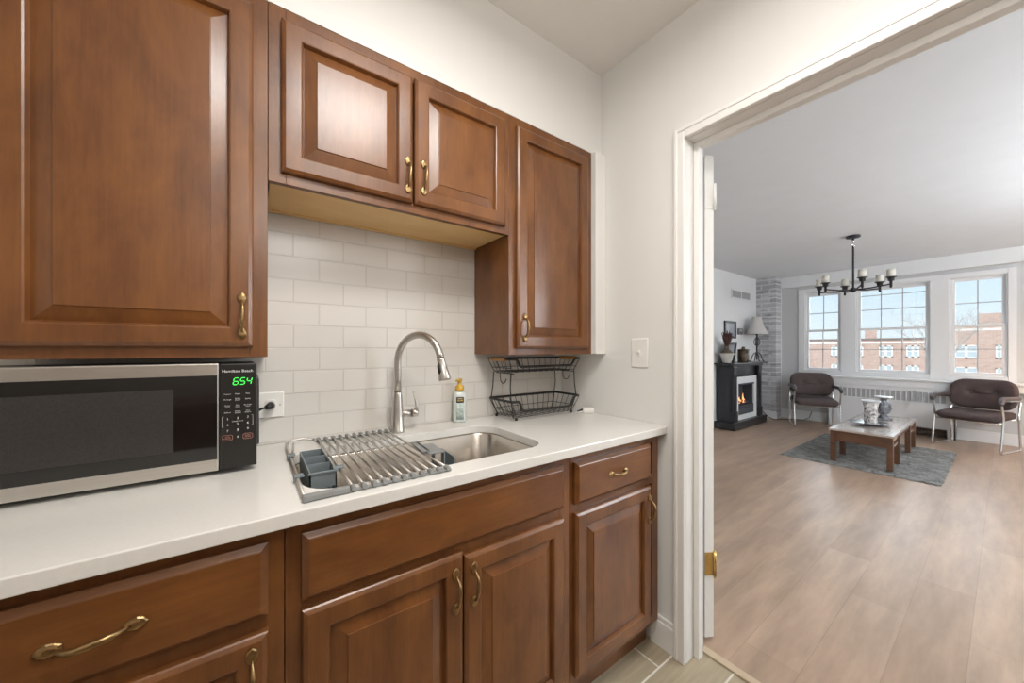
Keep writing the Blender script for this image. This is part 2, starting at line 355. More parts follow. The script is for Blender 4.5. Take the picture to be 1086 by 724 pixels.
box(bm, 0.053, 0.086, OPN1 - 0.021, OPN1, 0, OPH, 0.002); box(bm, 0.053, 0.086, OPN0, OPN0 + 0.021, 0, OPH, 0.002); box(bm, 0.0534, 0.086, OPN0 + 0.0205, OPN1 - 0.0205, OPH - 0.021, OPH + 0.001, 0.002)
struct('trim_3', bm, 'white_trim')
bm = BM(); casing_leg(bm, -0.625, -0.694, 2.115, -1, 0.14, 0.12); box(bm, 0.12, 0.14, -1.61, -1.542, 0, 2.115, 0.004); box(bm, 0.12, 0.14, -1.542, -0.694, OPH + 0.006, 2.115, 0.004)
struct('trim_4', bm, 'white_trim')
struct('trim_5', B(0.103, 0.137, OPN0 + 0.001, OPN1 - 0.001, 0.0, 0.007, 0.003), 'threshold_wood')
bm = BM(); box(bm, -0.014, 0.0, -0.659, -0.55, 0, 0.105, 0.002); box(bm, -0.010, 0.0, -0.659, -0.55, 0.10, 0.125, 0.004)
struct('baseboard_doorway', bm, 'white_trim')

# the open door seen edge-on behind the jamb
d1 = bpy.data.objects.new('door_1', None); C.objects.link(d1); d1.location = (0.150, -0.698, 0.0); d1['kind'] = 'structure'
al = math.radians(60)
Md = Matrix.Translation((0.150, -0.698, 0)) @ Matrix.Rotation(al, 4, 'Z')
bm = BM(); box(bm, 0.0, 0.80, -0.040, 0.0, 0.028, 2.035, 0.003, M=Md)
for z0, z1 in ((0.25, 0.95), (1.08, 1.90)): box(bm, 0.12, 0.68, -0.043, 0.003, z0, z1, 0.01, M=Md)
obj('door_leaf', bm, 'white_trim', d1)
def hinge(z, m, lab):
    bm = BM(); box(bm, -0.0025, 0.001, -0.034, 0.0, z - 0.047, z + 0.047, 0.001, M=Md)
    tube(bm, [Md @ Vector((-0.004, -0.041, z - 0.05)), Md @ Vector((-0.004, -0.041, z + 0.05))], 0.0065, 12)
    for zz in (-0.052, 0.052): tube(bm, [Md @ Vector((-0.004, -0.041, z + zz - 0.004)), Md @ Vector((-0.004, -0.041, z + zz + 0.004))], 0.0045, 10)
    for zz in (-0.03, 0, 0.03): tube(bm, [Md @ Vector((-0.0035, -0.015, z + zz)), Md @ Vector((0.0, -0.015, z + zz))], 0.004, 8)
    obj('hinge', bm, m, d1, lab)
hinge(0.335, 'brass_bright', 'polished brass lower hinge'); hinge(1.86, 'white_trim', 'white painted upper hinge')

# ============================================================ CABINETS
DOOR_P = [(0, 0), (0, 0.013), (0.0025, 0.016), (0.007, 0.0185), (0.010, 0.020), (0.0455, 0.020), (0.0485, 0.0185), (0.0520, 0.009), (0.0520, 0.003)]
PANEL_P = [(0.0505, 0.002), (0.0505, 0.0070), (0.053, 0.0070), (0.0835, 0.0165), (0.0842, 0.0185), (0.0855, 0.0190)]
DRAW_P = [(0, 0), (0, 0.0105), (0.0025, 0.0125), (0.0105, 0.0195), (0.013, 0.0205)]

def pull(parent, cx, cz, yf, vert=True, L=0.118):
    """antique spade-foot bow pull standing out towards -y from yf"""
    def P(s, t, n): return Vector((cx + s, yf - n, cz + t)) if vert else Vector((cx + t, yf - n, cz + s))
    bm = BM(); foot = [(0, -0.017), (0.007, -0.012), (0.0105, -0.004), (0.0085, 0.005), (0.0045, 0.012), (-0.0045, 0.012), (-0.0085, 0.005), (-0.0105, -0.004), (-0.007, -0.012)]
    for sg in (-1, 1):
        t0 = sg * (L / 2 - 0.016); rings = []
        for k, n in ((1.0, 0.0005), (1.0, 0.003), (0.86, 0.0052), (0.45, 0.0068)):
            rings.append([bm.verts.new(P(s * k, t0 - sg * t * k, n)) for s, t in foot])
        for a, b_ in zip(rings, rings[1:]):
            for k in range(len(foot)): bm.faces.new((a[k], a[(k + 1) % len(foot)], b_[(k + 1) % len(foot)], b_[k]))
        bm.faces.new(rings[0]); bm.faces.new(rings[-1])
    pts, rs = [], []
    n = 16
    for k in range(n + 1):
        u = -1 + 2 * k / n; t = u * (L / 2 - 0.020)
        pts.append(P(0.0015 * math.sin(u * PI), t, 0.004 + 0.021 * (1 - abs(u) ** 3.2))); rs.append(0.0034 + 0.0026 * (1 - u * u) ** 1.0)
    tube(bm, pts, rs, 8, flat=0.8)
    return obj('pull_handle', bm, 'brass_antique', parent, 'antique brass bow pull')
def door_front(root, x0, x1, z0, z1, yb, hx=None, hz=None, name='door', L=0.118):
    d = obj(name, face_out(front_rings(BM(), x0, x1, z0, z1, yb, DOOR_P, cap=False)), 'cherry_upright', root)
    obj('raised_panel', face_out(front_rings(BM(), x0, x1, z0, z1, yb, PANEL_P)), 'cherry_upright', d)
    if hx is not None: pull(d, hx, hz, yb - 0.020, True, L)
    return d
def drawer_front(root, x0, x1, z0, z1, yb, handle=True, name='drawer', L=0.118):
    d = obj(name, face_out(front_rings(BM(), x0, x1, z0, z1, yb, DRAW_P)), 'cherry_level', root)
    if handle: pull(d, (x0 + x1) / 2, (z0 + z1) / 2, yb - 0.0205, False, L)
    return d
def wall_cab(root, x0, x1, z0, z1, under=None):
    bm = BM(); box(bm, x0 + 0.001, x1 - 0.001, CY + 0.019, -0.009, z0 + (0.014 if under else 0.0), z1)
    obj('case', bm, 'cherry_upright', root)
    bm = BM(); fw = 0.040
    box(bm, x0, x0 + fw, CY, CY + 0.0192, z0, z1, 0.001); box(bm, x1 - fw, x1, CY, CY + 0.0192, z0, z1, 0.001)
    box(bm, x0 + fw, x1 - fw, CY, CY + 0.0192, z0, z0 + 0.035, 0.001); box(bm, x0 + fw, x1 - fw, CY, CY + 0.0192, z1 - 0.045, z1, 0.001)
    obj('face_frame', bm, 'cherry_upright', root)
    if under:
        bm = BM(); box(bm, x0 + 0.004, x1 - 0.002, CY + 0.0195, -0.012, z0 + 0.004, z0 + 0.0135)
        box(bm, x0 + 0.004, x0 + 0.016, CY + 0.0195, -0.012, z0 - 0.0005, z0 + 0.004); box(bm, x0 + 0.016, x1 - 0.002, -0.032, -0.012, z0 - 0.0005, z0 + 0.004)
        obj('bottom_panel', bm, 'pale_plywood', root, 'pale golden plywood underside')

c = thing('wall_cabinet', 'tall cherry wall cabinet hanging over the microwave, one raised-panel door', 'cabinet', (-1.58, -0.14, 1.207), 'cherry wall cabinets')
wall_cab(c, -1.819, -1.340, 1.207, 2.155); door_front(c, -1.786, -1.371, 1.234, 2.120, CY, -1.394, 1.312)
c = thing('wall_cabinet', 'short two-door cherry wall cabinet hanging high above the sink', 'cabinet', (-0.946, -0.14, 1.678), 'cherry wall cabinets')
wall_cab(c, -1.339, -0.5535, 1.678, 2.155, under=True)
door_front(c, -1.310, -0.948, 1.706, 2.119, CY, -0.966, 1.790); door_front(c, -0.941, -0.576, 1.706, 2.119, CY, -0.912, 1.796)
c = thing('wall_cabinet', 'narrow tall cherry wall cabinet in the corner above the wire basket', 'cabinet', (-0.313, -0.14, 1.205), 'cherry wall cabinets')
wall_cab(c, -0.5525, -0.0725, 1.205, 2.155); door_front(c, -0.521, -0.108, 1.231, 2.118, CY, -0.487, 1.313)

BY = -0.592            # base cabinet face-frame plane
def base_cab(root, x0, x1, rails):
    bm = BM(); box(bm, x0 + 0.001, x1 - 0.001, BY + 0.019, BY + 0.030, 0.118, 0.8845); box(bm, x0 + 0.001, x0 + 0.016, BY + 0.030, -0.002, 0.118, 0.8845); box(bm, x1 - 0.016, x1 - 0.001, BY + 0.030, -0.002, 0.118, 0.8845)
    box(bm, x0 + 0.016, x1 - 0.016, BY + 0.030, -0.002, 0.118, 0.134); obj('case', bm, 'cherry_upright', root)
    bm = BM(); fw = 0.042
    box(bm, x0, x0 + fw, BY, BY + 0.0192, 0.118, 0.8845, 0.001); box(bm, x1 - fw, x1, BY, BY + 0.0192, 0.118, 0.8845, 0.001)
    for z0, z1 in rails: box(bm, x0 + fw, x1 - fw, BY, BY + 0.0192, z0, z1, 0.001)
    obj('face_frame', bm, 'cherry_upright', root)
    obj('toe_kick', B(x0, x1, BY + 0.055, BY + 0.070, 0.0005, 0.1175), 'cherry_level', root)
c = thing('base_cabinet', 'cherry base cabinet with drawers under the microwave end of the counter', 'cabinet', (-1.57, -0.3, 0), 'cherry base cabinets')
base_cab(c, -1.822, -1.3215, ((0.118, 0.150), (0.685, 0.725), (0.85, 0.8845)))
drawer_front(c, -1.790, -1.348, 0.719, 0.858, BY); d = door_front(c, -1.790, -1.348, 0.148, 0.690, BY, -1.373, 0.615)
c = thing('sink_base_cabinet', 'wide cherry sink cabinet with two doors below a plain false drawer front', 'cabinet', (-0.925, -0.3, 0), 'cherry base cabinets')
base_cab(c, -1.320, -0.5315, ((0.118, 0.150), (0.685, 0.725), (0.85, 0.8845)))
drawer_front(c, -1.292, -0.567, 0.720, 0.857, BY, handle=False, name='false_front')
door_front(c, -1.292, -0.9305, 0.148, 0.703, BY, -0.954, 0.612); door_front(c, -0.926, -0.567, 0.148, 0.690, BY, -0.901, 0.610)
c = thing('base_cabinet', 'narrow cherry base cabinet beside the doorway, one drawer over one door', 'cabinet', (-0.27, -0.3, 0), 'cherry base cabinets')
base_cab(c, -0.530, -0.022, ((0.118, 0.150), (0.685, 0.725), (0.85, 0.8845)))
drawer_front(c, -0.516, -0.093, 0.716, 0.855, BY, L=0.108); door_front(c, -0.516, -0.093, 0.148, 0.688, BY, -0.113, 0.600)

# ============================================================ COUNTERTOP + SINK
SX, SY, SW, SD, SR = -0.929, -0.350, 0.700, 0.392, 0.085
def plate_with_hole(bm, x0, x1, y0, y1, z0, z1, hole):
    for z, up in ((z1, True), (z0, False)):
        o4 = [bm.verts.new((x, y, z)) for x, y in ((x0, y0), (x1 - 0.02, y0), (x1 - 0.006, y0 + 0.006), (x1, y0 + 0.02), (x1, y1), (x0, y1))]
        h = [bm.verts.new((x, y, z)) for x, y in hole]
        ed = [bm.edges.new((o4[i], o4[(i + 1) % len(o4)])) for i in range(len(o4))] + [bm.edges.new((h[i], h[(i + 1) % len(h)])) for i in range(len(h))]
        bmesh.ops.triangle_fill(bm, use_beauty=True, use_dissolve=False, edges=ed)
        if up: top = (o4, h)
        else: bot = (o4, h)
    for a, b_ in zip(top, bot):
        n = len(a)
        for i in range(n): bm.faces.new((a[i], a[(i + 1) % n], b_[(i + 1) % n], b_[i]))
hole = [(SX + x, SY + y) for x, y in rrect(SW, SD, SR, 10)]
bm = BM(); plate_with_hole(bm, -2.6, -0.001, -0.628, -0.0085, 0.885, 0.914, hole)
ct = tag(obj('countertop', bm, 'quartz'), 'long white quartz countertop running over the base cabinets', 'countertop')
bv = ct.modifiers.new('edge', 'BEVEL'); bv.width = 0.0025; bv.segments = 2; bv.limit_method = 'ANGLE'; bv.angle_limit = math.radians(50)

s = thing('kitchen_sink', 'undermount stainless steel sink bowl set into the white counter', 'sink', (SX, SY, 0.68))
bm = BM(); Ms = Matrix.Translation((SX, SY, 0))
slab(bm, SW + 0.03, SD + 0.03, SR + 0.015, [(0, 0.8785), (0, 0.8845), (0.012, 0.8845), (0.017, 0.878), (0.021, 0.72), (0.032, 0.695), (0.055, 0.684), (0.10, 0.682)], Ms, 10, cap0=False)
slab(bm, SW + 0.03, SD + 0.03, SR + 0.015, [(0.0, 0.8785), (0.010, 0.8785), (0.015, 0.72), (0.028, 0.690), (0.055, 0.679), (0.10, 0.677)], Ms, 10, cap0=False)
obj('bowl', bm, 'steel_sink', s, flip=False)
bm = BM(); lathe(bm, [(0.045, 0.6825), (0.045, 0.6855), (0.036, 0.6865), (0.030, 0.6835)], (SX + 0.02, SY + 0.02, 0)); obj('drain', bm, 'chrome', s)

# faucet
FX, FY = -0.929, -0.085; ph = math.radians(27); sd, cdn = math.sin(ph), -math.cos(ph)
f = thing('kitchen_faucet', 'brushed steel gooseneck pull-down faucet standing behind the sink', 'faucet', (FX, FY, 0.9142))
bm = BM(); lathe(bm, [(0.0245, 0.9143), (0.0255, 0.917), (0.0255, 0.922), (0.0245, 0.924), (0.0205, 0.985), (0.0165, 1.045), (0.0150, 1.062), (0.0145, 1.064)], (FX, FY, 0)); obj('base', bm, 'steel_brushed', f)
def FP(s_, z): return Vector((FX + sd * s_, FY + cdn * s_, z))
bm = BM(); pts = [FP(0, 1.0655), FP(0, 1.12), FP(0, 1.178)]
ra = 0.102
for k in range(1, 25):
    a = PI * 0.94 * k / 24; pts.append(FP(ra - ra * math.cos(a), 1.178 + ra * math.sin(a)))
tube(bm, pts, 0.0128, 16); obj('spout', bm, 'steel_brushed', f)
e0 = pts[-1]; dr = (pts[-1] - pts[-2]).normalized()
bm = BM(); tube(bm, [e0 + dr * 0.001, e0 + dr * 0.008, e0 + dr * 0.011, e0 + dr * 0.04, e0 + dr * 0.074, e0 + dr * 0.080], [0.0140, 0.0150, 0.0138, 0.0165, 0.0215, 0.0200], 18)
sh = obj('spray_head', bm, 'steel_brushed', f)
side = Vector((-0.90, -0.30, 0)).normalized()
bm = BM(); tube(bm, [e0 + dr * 0.018 + side * 0.0115, e0 + dr * 0.028 + side * 0.0135, e0 + dr * 0.050 + side * 0.0155, e0 + dr * 0.058 + side * 0.0150], [0.004, 0.0075, 0.0075, 0.004], 10); obj('spray_button', bm, 'black_plastic', sh, 'black rubber spray button')
bm = BM(); tube(bm, [(FX + 0.012, FY, 0.981), (FX + 0.052, FY, 0.981)], 0.0145, 14); tube(bm, [(FX + 0.053, FY, 0.981), (FX + 0.074, FY, 0.981), (FX + 0.079, FY, 0.981)], [0.0160, 0.0160, 0.011], 14)
tube(bm, [(FX + 0.068, FY, 0.985), (FX + 0.074, FY, 1.005), (FX + 0.069, FY, 1.030), (FX + 0.061, FY, 1.062)], [0.008, 0.0055, 0.0045, 0.0040], 10, flat=1.5)
obj('lever', bm, 'steel_brushed', f)

# ============================================================ ROLL-UP DRYING RACK
rk = thing('roll_up_drying_rack', 'roll-up rack of steel rods and grey end bars laid over the sink', 'dish rack', (-1.07, -0.33, 0.9145))
XR = [-1.1925 + k * 0.0226 for k in range(11)]
for k, x in enumerate(XR):
    bm = BM(); tube(bm, [(x, -0.590, 0.9225), (x, -0.066, 0.9225)], 0.0033, 10); obj('rod', bm, 'steel_brushed', rk)
for y, lab in ((-0.588, 'front'), (-0.068, 'back')):
    bm = BM(); box(bm, XR[0] - 0.010, XR[-1] + 0.010, y - 0.0055, y + 0.0055, 0.9150, 0.9200, 0.0015)
    for x in XR: lathe(bm, [(0.0052, -0.010), (0.0062, -0.008), (0.0062, 0.008), (0.0052, 0.010)], (x, y, 0.9225), 12, M=Matrix.Rotation(PI / 2, 3, 'X').to_4x4())
    obj('end_bar', bm, 'grey_silicone', rk, 'grey silicone end bar at the %s' % lab)
bm = BM()
tube(bm, [(-1.203, -0.066, 0.9225), (-1.24, -0.060, 0.930), (-1.272, -0.062, 0.928), (-1.285, -0.075, 0.9235), (-1.287, -0.12, 0.9225), (-1.287, -0.576, 0.9225)], 0.0040, 8)
tube(bm, [(-1.266, -0.085, 0.9225), (-1.28, -0.25, 0.9225)], 0.003, 8); obj('side_frame', bm, 'steel_brushed', rk)
obj('corner_bar', B(-1.290, -1.200, -0.598, -0.582, 0.9152, 0.929, 0.003), 'grey_silicone', rk, 'grey silicone bar closing the front left corner')
# three-cell cutlery caddy hanging in the side frame
cy0, cy1, cx0, cx1, cz0, cz1 = -0.455, -0.225, -1.262, -1.203, 0.815, 0.929
bm = BM()
for a, b_ in ((cy0, cy0 + 0.003), (cy1 - 0.003, cy1), ((cy0 * 2 + cy1) / 3 - 0.0015, (cy0 * 2 + cy1) / 3 + 0.0015), ((cy0 + cy1 * 2) / 3 - 0.0015, (cy0 + cy1 * 2) / 3 + 0.0015)):
    if a == cy0:                       # slotted front wall
        box(bm, cx0, cx1, a, b_, 0.89, cz1); box(bm, cx0, cx1, a, b_, cz0, 0.845)
        for k in range(6): box(bm, cx0 + k * 0.011, cx0 + k * 0.011 + 0.004, a, b_, 0.845, 0.89)
    else: box(bm, cx0, cx1, a, b_, cz0, cz1)
box(bm, cx0, cx0 + 0.003, cy0, cy1, cz0, cz1); box(bm, cx1 - 0.003, cx1, cy0, cy1, cz0, cz1); box(bm, cx0, cx1, cy0, cy1, cz0, cz0 + 0.003)
box(bm, cx0 - 0.004, cx1 + 0.004, cy0 - 0.004, cy0 + 0.001, cz1 - 0.004, cz1 + 0.001, 0.001)
cdy = thing('cutlery_caddy', 'slate grey three-compartment cutlery holder hanging in the drying rack', 'cutlery holder', (-1.24, -0.35, 0.815))
obj('cup', bm, 'slate_plastic', cdy)
for y in (-0.245, -0.452):
    bm = BM(); box(bm, -1.293, -1.274, y - 0.012, y + 0.012, 0.9268, 0.9305, 0.001); box(bm, -1.2945, -1.2915, y - 0.012, y + 0.012, 0.917, 0.9305, 0.001); obj('hook', bm, 'slate_plastic', cdy)
bm = BM(); box(bm, -1.210, -1.184, -0.452, -0.432, 0.9268, 0.932, 0.002); obj('hook', bm, 'slate_plastic', cdy)
# grey holder hooked on the right-hand rod, hanging into the bowl
hd = thing('sponge_holder', 'small grey plastic holder hooked onto the rack rod inside the sink', 'sponge holder', (-0.93, -0.40, 0.85))
bm = BM(); Mh = MX((-0.962, -0.385, 0.0), rz=math.radians(-4))
box(bm, -0.008, 0.016, -0.055, 0.055, 0.9272, 0.931, 0.001, M=Mh); box(bm, 0.012, 0.060, -0.055, 0.055, 0.918, 0.922, 0.0015, M=Mh); box(bm, 0.006, 0.014, -0.055, 0.055, 0.918, 0.931, 0.0015, M=Mh)
obj('hook_plate', bm, 'grey_silicone', hd)
bm = BM(); box(bm, 0.058, 0.062, -0.055, -0.030, 0.865, 0.921, 0.001, M=Mh); box(bm, 0.058, 0.062, 0.030, 0.055, 0.865, 0.921, 0.001, M=Mh); box(bm, 0.058, 0.062, -0.055, 0.055, 0.855, 0.872, 0.001, M=Mh)
box(bm, 0.058, 0.092, -0.055, 0.055, 0.852, 0.856, 0.001, M=Mh); box(bm, 0.090, 0.094, -0.055, 0.055, 0.852, 0.900, 0.001, M=Mh); obj('cradle', bm, 'slate_plastic', hd)

# ============================================================ SOAP BOTTLE
sb = thing('soap_bottle', 'foaming hand soap bottle with gold pump and sage label behind the sink', 'soap dispenser', (-0.650, -0.048, 0.9142))
bx, by = -0.650, -0.050; Mb = MX((bx, by, 0), rz=math.radians(-20))
bm = BM(); slab(bm, 0.056, 0.042, 0.018, [(0.004, 0.9145), (0.0005, 0.918), (0, 0.925), (0, 1.030), (0.003, 1.040), (0.010, 1.047), (0.014, 1.050)], Mb, 6); obj('bottle', bm, 'soap_liquid', sb)
bm = BM(); slab(bm, 0.040, 0.0425, 0.008, [(0, 0.926), (0, 1.002)], Mb, 4); obj('label', bm, 'label_sage', sb, 'sage green patterned front label')
bm = BM(); slab(bm, 0.036, 0.0432, 0.006, [(0, 1.000), (0, 1.024)], Mb, 4); lb = obj('name_label', bm, 'label_dark', sb, 'dark brown name label with gold print')
bm = BM()
for zz, ww in ((1.016, 0.020), (1.008, 0.024)): box(bm, -ww / 2, ww / 2, -0.0222, -0.0215, zz - 0.0022, zz + 0.0022, M=Mb)
obj('gold_print', bm, 'label_gold', lb)
bm = BM(); lathe(bm, [(0.019, 1.050), (0.0195, 1.054), (0.0195, 1.066), (0.014, 1.072), (0.0085, 1.074), (0.0085, 1.088), (0.0125, 1.090), (0.0130, 1.097), (0.010, 1.100)], (bx, by, 0), 20)
tube(bm, [(bx, by, 1.094), (bx - 0.016, by - 0.012, 1.096), (bx - 0.026, by - 0.020, 1.093)], [0.006, 0.005, 0.004], 8); obj('pump', bm, 'gold_plastic', sb, 'gold plastic foaming pump')

# ============================================================ TWO-TIER WIRE BASKET
wb = thing('wire_basket', 'black two-tier wire fruit basket with bamboo handles in the counter corner', 'basket', (-0.27, -0.10, 0.9142))
def wire_tier(part_name, zb, zr, base, rim, dip):
    """base/rim = (x0,x1,y0,y1); open-front rim dips by dip"""
    t = obj(part_name, tube_rim(rim, zr, dip), 'black_wire', wb)
    bx0, bx1, by0, by1 = base; rx0, rx1, ry0, ry1 = rim
    bm = BM(); r = 0.0014
    n = 11
    for k in range(n + 1):
        u = k / n; xb = bx0 + (bx1 - bx0) * u; xr = rx0 + (rx1 - rx0) * u
        zf = zr - (dip if 0.12 < u < 0.90 else 0)
        yf = ry0 + (by0 - ry0) * (dip / (zr - zb) if 0.12 < u < 0.90 else 0)
        tube(bm, [(xr, yf, zf), (xb, by0, zb), (xb, by1, zb), (xr, ry1, zr)], r, 6)
    m = 5
    for k in range(m + 1):
        u = k / m; yb = by0 + (by1 - by0) * u; yr = ry0 + (ry1 - ry0) * u
        tube(bm, [(rx0, yr, zr), (bx0, yb, zb + 0.002), (bx1, yb, zb + 0.002), (rx1, yr, zr)], r, 6)
    h = (zb + zr) / 2 - 0.01; q = 0.45
    e = [bx0 + (rx0 - bx0) * q, bx1 + (rx1 - bx1) * q, by0 + (ry0 - by0) * q, by1 + (ry1 - by1) * q]
    tube(bm, [(e[0], e[2], h), (e[0], e[3], h), (e[1], e[3], h), (e[1], e[2], h)], r, 6)
    obj('wire_grid', bm, 'black_wire', t)
    return t
def tube_rim(rim, zr, dip):
    x0, x1, y0, y1 = rim; a, b_ = x0 + (x1 - x0) * 0.10, x0 + (x1 - x0) * 0.92; e = 0.018
    pts = [(x0, y1, zr), (x0, y0, zr), (a, y0, zr), (a + e, y0 + 0.006, zr - dip), (b_ - e, y0 + 0.006, zr - dip), (b_, y0, zr), (x1, y0, zr), (x1, y1, zr)]
    out = []
    n = len(pts)
    for i in range(n):
        p0, p, p1 = Vector(pts[i - 1]), Vector(pts[i]), Vector(pts[(i + 1) % n]); r = min(0.014, (p - p0).length / 2.2, (p1 - p).length / 2.2)
        a_ = p + (p0 - p).normalized() * r; c_ = p + (p1 - p).normalized() * r
        for k in range(4):
            t = k / 3; out.append((a_ * (1 - t) + p * t) * (1 - t) + (p * (1 - t) + c_ * t) * t)
    return tube(BM(), out, 0.0056, 8, closed=True)
wire_tier('lower_basket', 0.925, 1.000, (-0.438, -0.098, -0.175, -0.030), (-0.475, -0.066, -0.196, -0.014), 0.047)
up = wire_tier('upper_basket', 1.126, 1.184, (-0.468, -0.088, -0.180, -0.045), (-0.492, -0.064, -0.198, -0.028), 0.034)
for x in (-0.492, -0.064):
    bm = BM(); lathe(bm, [(0.0085, -0.058), (0.0098, -0.054), (0.0098, 0.054), (0.0085, 0.058)], (x, -0.113, 1.184), 12, M=Matrix.Rotation(PI / 2, 3, 'X').to_4x4()); obj('wooden_handle', bm, 'bamboo', up, 'bamboo grip around the rim')
for x in (-0.455, -0.095): obj('side_rail', tube(BM(), [(x, -0.182, 1.120), (x, -0.040, 1.120)], 0.0022, 6), 'black_wire', up)
for x, sg in ((-0.468, -1), (-0.085, 1)):
    for y in (-0.178, -0.040):
        bm = BM(); tube(bm, [(x, y, 1.124), (x + sg * 0.004, y, 1.06), (x + sg * 0.006, y - (0.008 if y < -0.1 else -0.012), 1.003), (x - sg * 0.018, y + (0.006 if y < -0.1 else -0.004), 0.925)], 0.0026, 8); obj('upright', bm, 'black_wire', wb)
for x in (-0.470, -0.083):
    for y in (-0.120,):
        bm = BM(); tube(bm, [(x, y + 0.022 * math.cos(a), 1.098 - 0.022 * math.sin(a)) if a is not None else (x, y + 0.022, 1.122) for a in [None] + [PI * k / 10 for k in range(11)]], 0.0020, 6); obj('hook', bm, 'black_wire', up)
for x, y in ((-0.438, -0.175), (-0.445, -0.030), (-0.098, -0.172), (-0.098, -0.030)):
    bm = BM(); lathe(bm, [(0.004, 0.9143), (0.0065, 0.916), (0.0065, 0.924), (0.004, 0.927)], (x, y, 0), 10); obj('foot', bm, 'black_wire', wb)

# white gadget on the counter
gg = thing('bag_clip', 'small white plastic gadget with a dark tip beside the wire basket', 'gadget', (-0.038, -0.228, 0.9142))
Mg = MX((-0.038, -0.228, 0), rz=math.radians(-36))
bm = BM(); slab(bm, 0.056, 0.032, 0.008, [(0.002, 0.9144), (0, 0.917), (0, 0.932), (0.002, 0.938), (0.006, 0.941)], Mg, 4); box(bm, 0.012, 0.026, -0.0165, 0.0165, 0.922, 0.934, 0.002, M=Mg); obj('body', bm, 'white_plastic', gg)
bm = BM(); tube(bm, [Mg @ Vector((-0.026, 0, 0.932)), Mg @ Vector((-0.038, 0, 0.927)), Mg @ Vector((-0.054, 0, 0.921))], [0.006, 0.0045, 0.002], 8, flat=1.8); obj('tip', bm, 'charcoal_body', gg, 'dark pointed tip')
bm = BM(); tube(bm, [Mg @ Vector((-0.026, 0, 0.921)), Mg @ Vector((-0.044, 0, 0.919)), Mg @ Vector((-0.056, 0, 0.918))], [0.005, 0.004, 0.002], 8, flat=2.0); obj('lower_jaw', bm, 'white_plastic', gg)

# ============================================================ OUTLET + SWITCH
ou = thing('outlet_plate', 'white wall outlet on the tiles beside the microwave', 'outlet', (-1.350, -0.009, 1.044))
bm = BM(); slab(bm, 0.126, 0.084, 0.004, [(0, 0), (0, 0.003), (0.003, 0.0055)], MX((-1.350, -0.0085, 1.044), rx=PI / 2), 3); obj('cover', bm, 'white_plastic', ou)
for x in (-1.380, -1.325):
    bm = BM(); slab(bm, 0.032, 0.036, 0.010, [(0, 0.0055), (0.001, 0.0075)], MX((x, -0.0085, 1.044), rx=PI / 2), 4); rc = obj('receptacle', bm, 'white_plastic', ou)
    for dz in (-0.006, 0.006): obj('slot', B(x - 0.004, x + 0.005, -0.0165, -0.0158, 1.044 + dz - 0.001, 1.044 + dz + 0.001), 'print_dark', rc)
bm = BM(); lathe(bm, [(0.0028, 0.0053), (0.0028, 0.0062), (0.002, 0.0066)], (0, 0, 0), 10); bm.transform(MX((-1.2985, -0.0085, 1.044), rx=PI / 2)); obj('screw', bm, 'steel_brushed', ou, 'small metal screw')
sw = thing('light_switch', 'white toggle light switch on the wall left of the doorway', 'switch', (-0.001, -0.493, 1.211))
Msw = Matrix.Translation((-0.0003, -0.493, 1.211)) @ Matrix.Rotation(-PI / 2, 4, 'Z') @ Matrix.Rotation(PI / 2, 4, 'X')
bm = BM(); slab(bm, 0.083, 0.128, 0.004, [(0, 0), (0, 0.003), (0.004, 0.006)], Msw, 3); obj('cover', bm, 'white_plastic', sw)
bm = BM(); box(bm, -0.005, 0.005, -0.012, 0.012, 0.006, 0.0075, M=Msw); box(bm, -0.0035, 0.0035, -0.003, 0.009, 0.0075, 0.017, 0.001, M=Msw @ Matrix.Rotation(math.radians(-18), 4, 'X')); obj('toggle', bm, 'white_plastic', sw)
for y in (-0.03, 0.03):
    bm = BM(); lathe(bm, [(0.003, 0.006), (0.003, 0.007), (0.002, 0.0074)], (0, 0, 0), 10); bm.transform(Msw @ Matrix.Translation((0, y, 0))); obj('screw', bm, 'white_plastic', sw)

# ============================================================ MICROWAVE
MY = -0.285; mx0, mx1, mz0, mz1 = -1.862, -1.3635, 0.926, 1.1925
mw = thing('microwave_oven', 'black and stainless countertop microwave with a green clock reading 654', 'microwave', (-1.61, -0.15, 0.9142))
bm = BM(); box(bm, mx0 + 0.004, mx1 - 0.004, MY + 0.026, -0.03, mz0 + 0.002, mz1 - 0.003, 0.006, 2); box(bm, mx1 - 0.006, mx1 + 0.006, MY + 0.075, -0.06, mz0 + 0.035, mz1 - 0.045, 0.005); obj('body', bm, 'charcoal_body', mw)
for x in (mx0 + 0.05, mx1 - 0.05):
    for y in (MY + 0.06, -0.07):
        bm = BM(); lathe(bm, [(0.012, 0.9143), (0.013, 0.917), (0.013, 0.929)], (x, y, 0), 12); obj('foot', bm, 'black_plastic', mw)
dx1 = -1.4405
dr_ = obj('door', B(mx0, dx1, MY, MY + 0.0255, mz0, mz1, 0.003), 'steel_front', mw, 'stainless door with dark window')
bm = BM(); box(bm, mx0 + 0.001, dx1 - 0.003, MY - 0.0012, MY + 0.002, 0.955, 1.163, 0.001); obj('window', bm, 'black_gloss', dr_, 'glossy black glass panel')
bm = BM(); box(bm, -1.86, -1.523, MY - 0.0016, MY - 0.0010, 0.985, 1.133); obj('screen', bm, 'mw_screen', dr_, 'grey perforated viewing screen')
cp = obj('control_panel', B(dx1 + 0.001, mx1, MY, MY + 0.0255, mz0 + 0.001, mz1 - 0.001, 0.003), 'black_plastic', mw, 'black panel with keypad')
TY = MY - 0.0006; cxp = (dx1 + mx1) / 2 - 0.001
bm = text_bm('Hamilton Beach', 0.0098, cxp, TY, 1.172); obj('lettering', bm, 'print_white', cp)
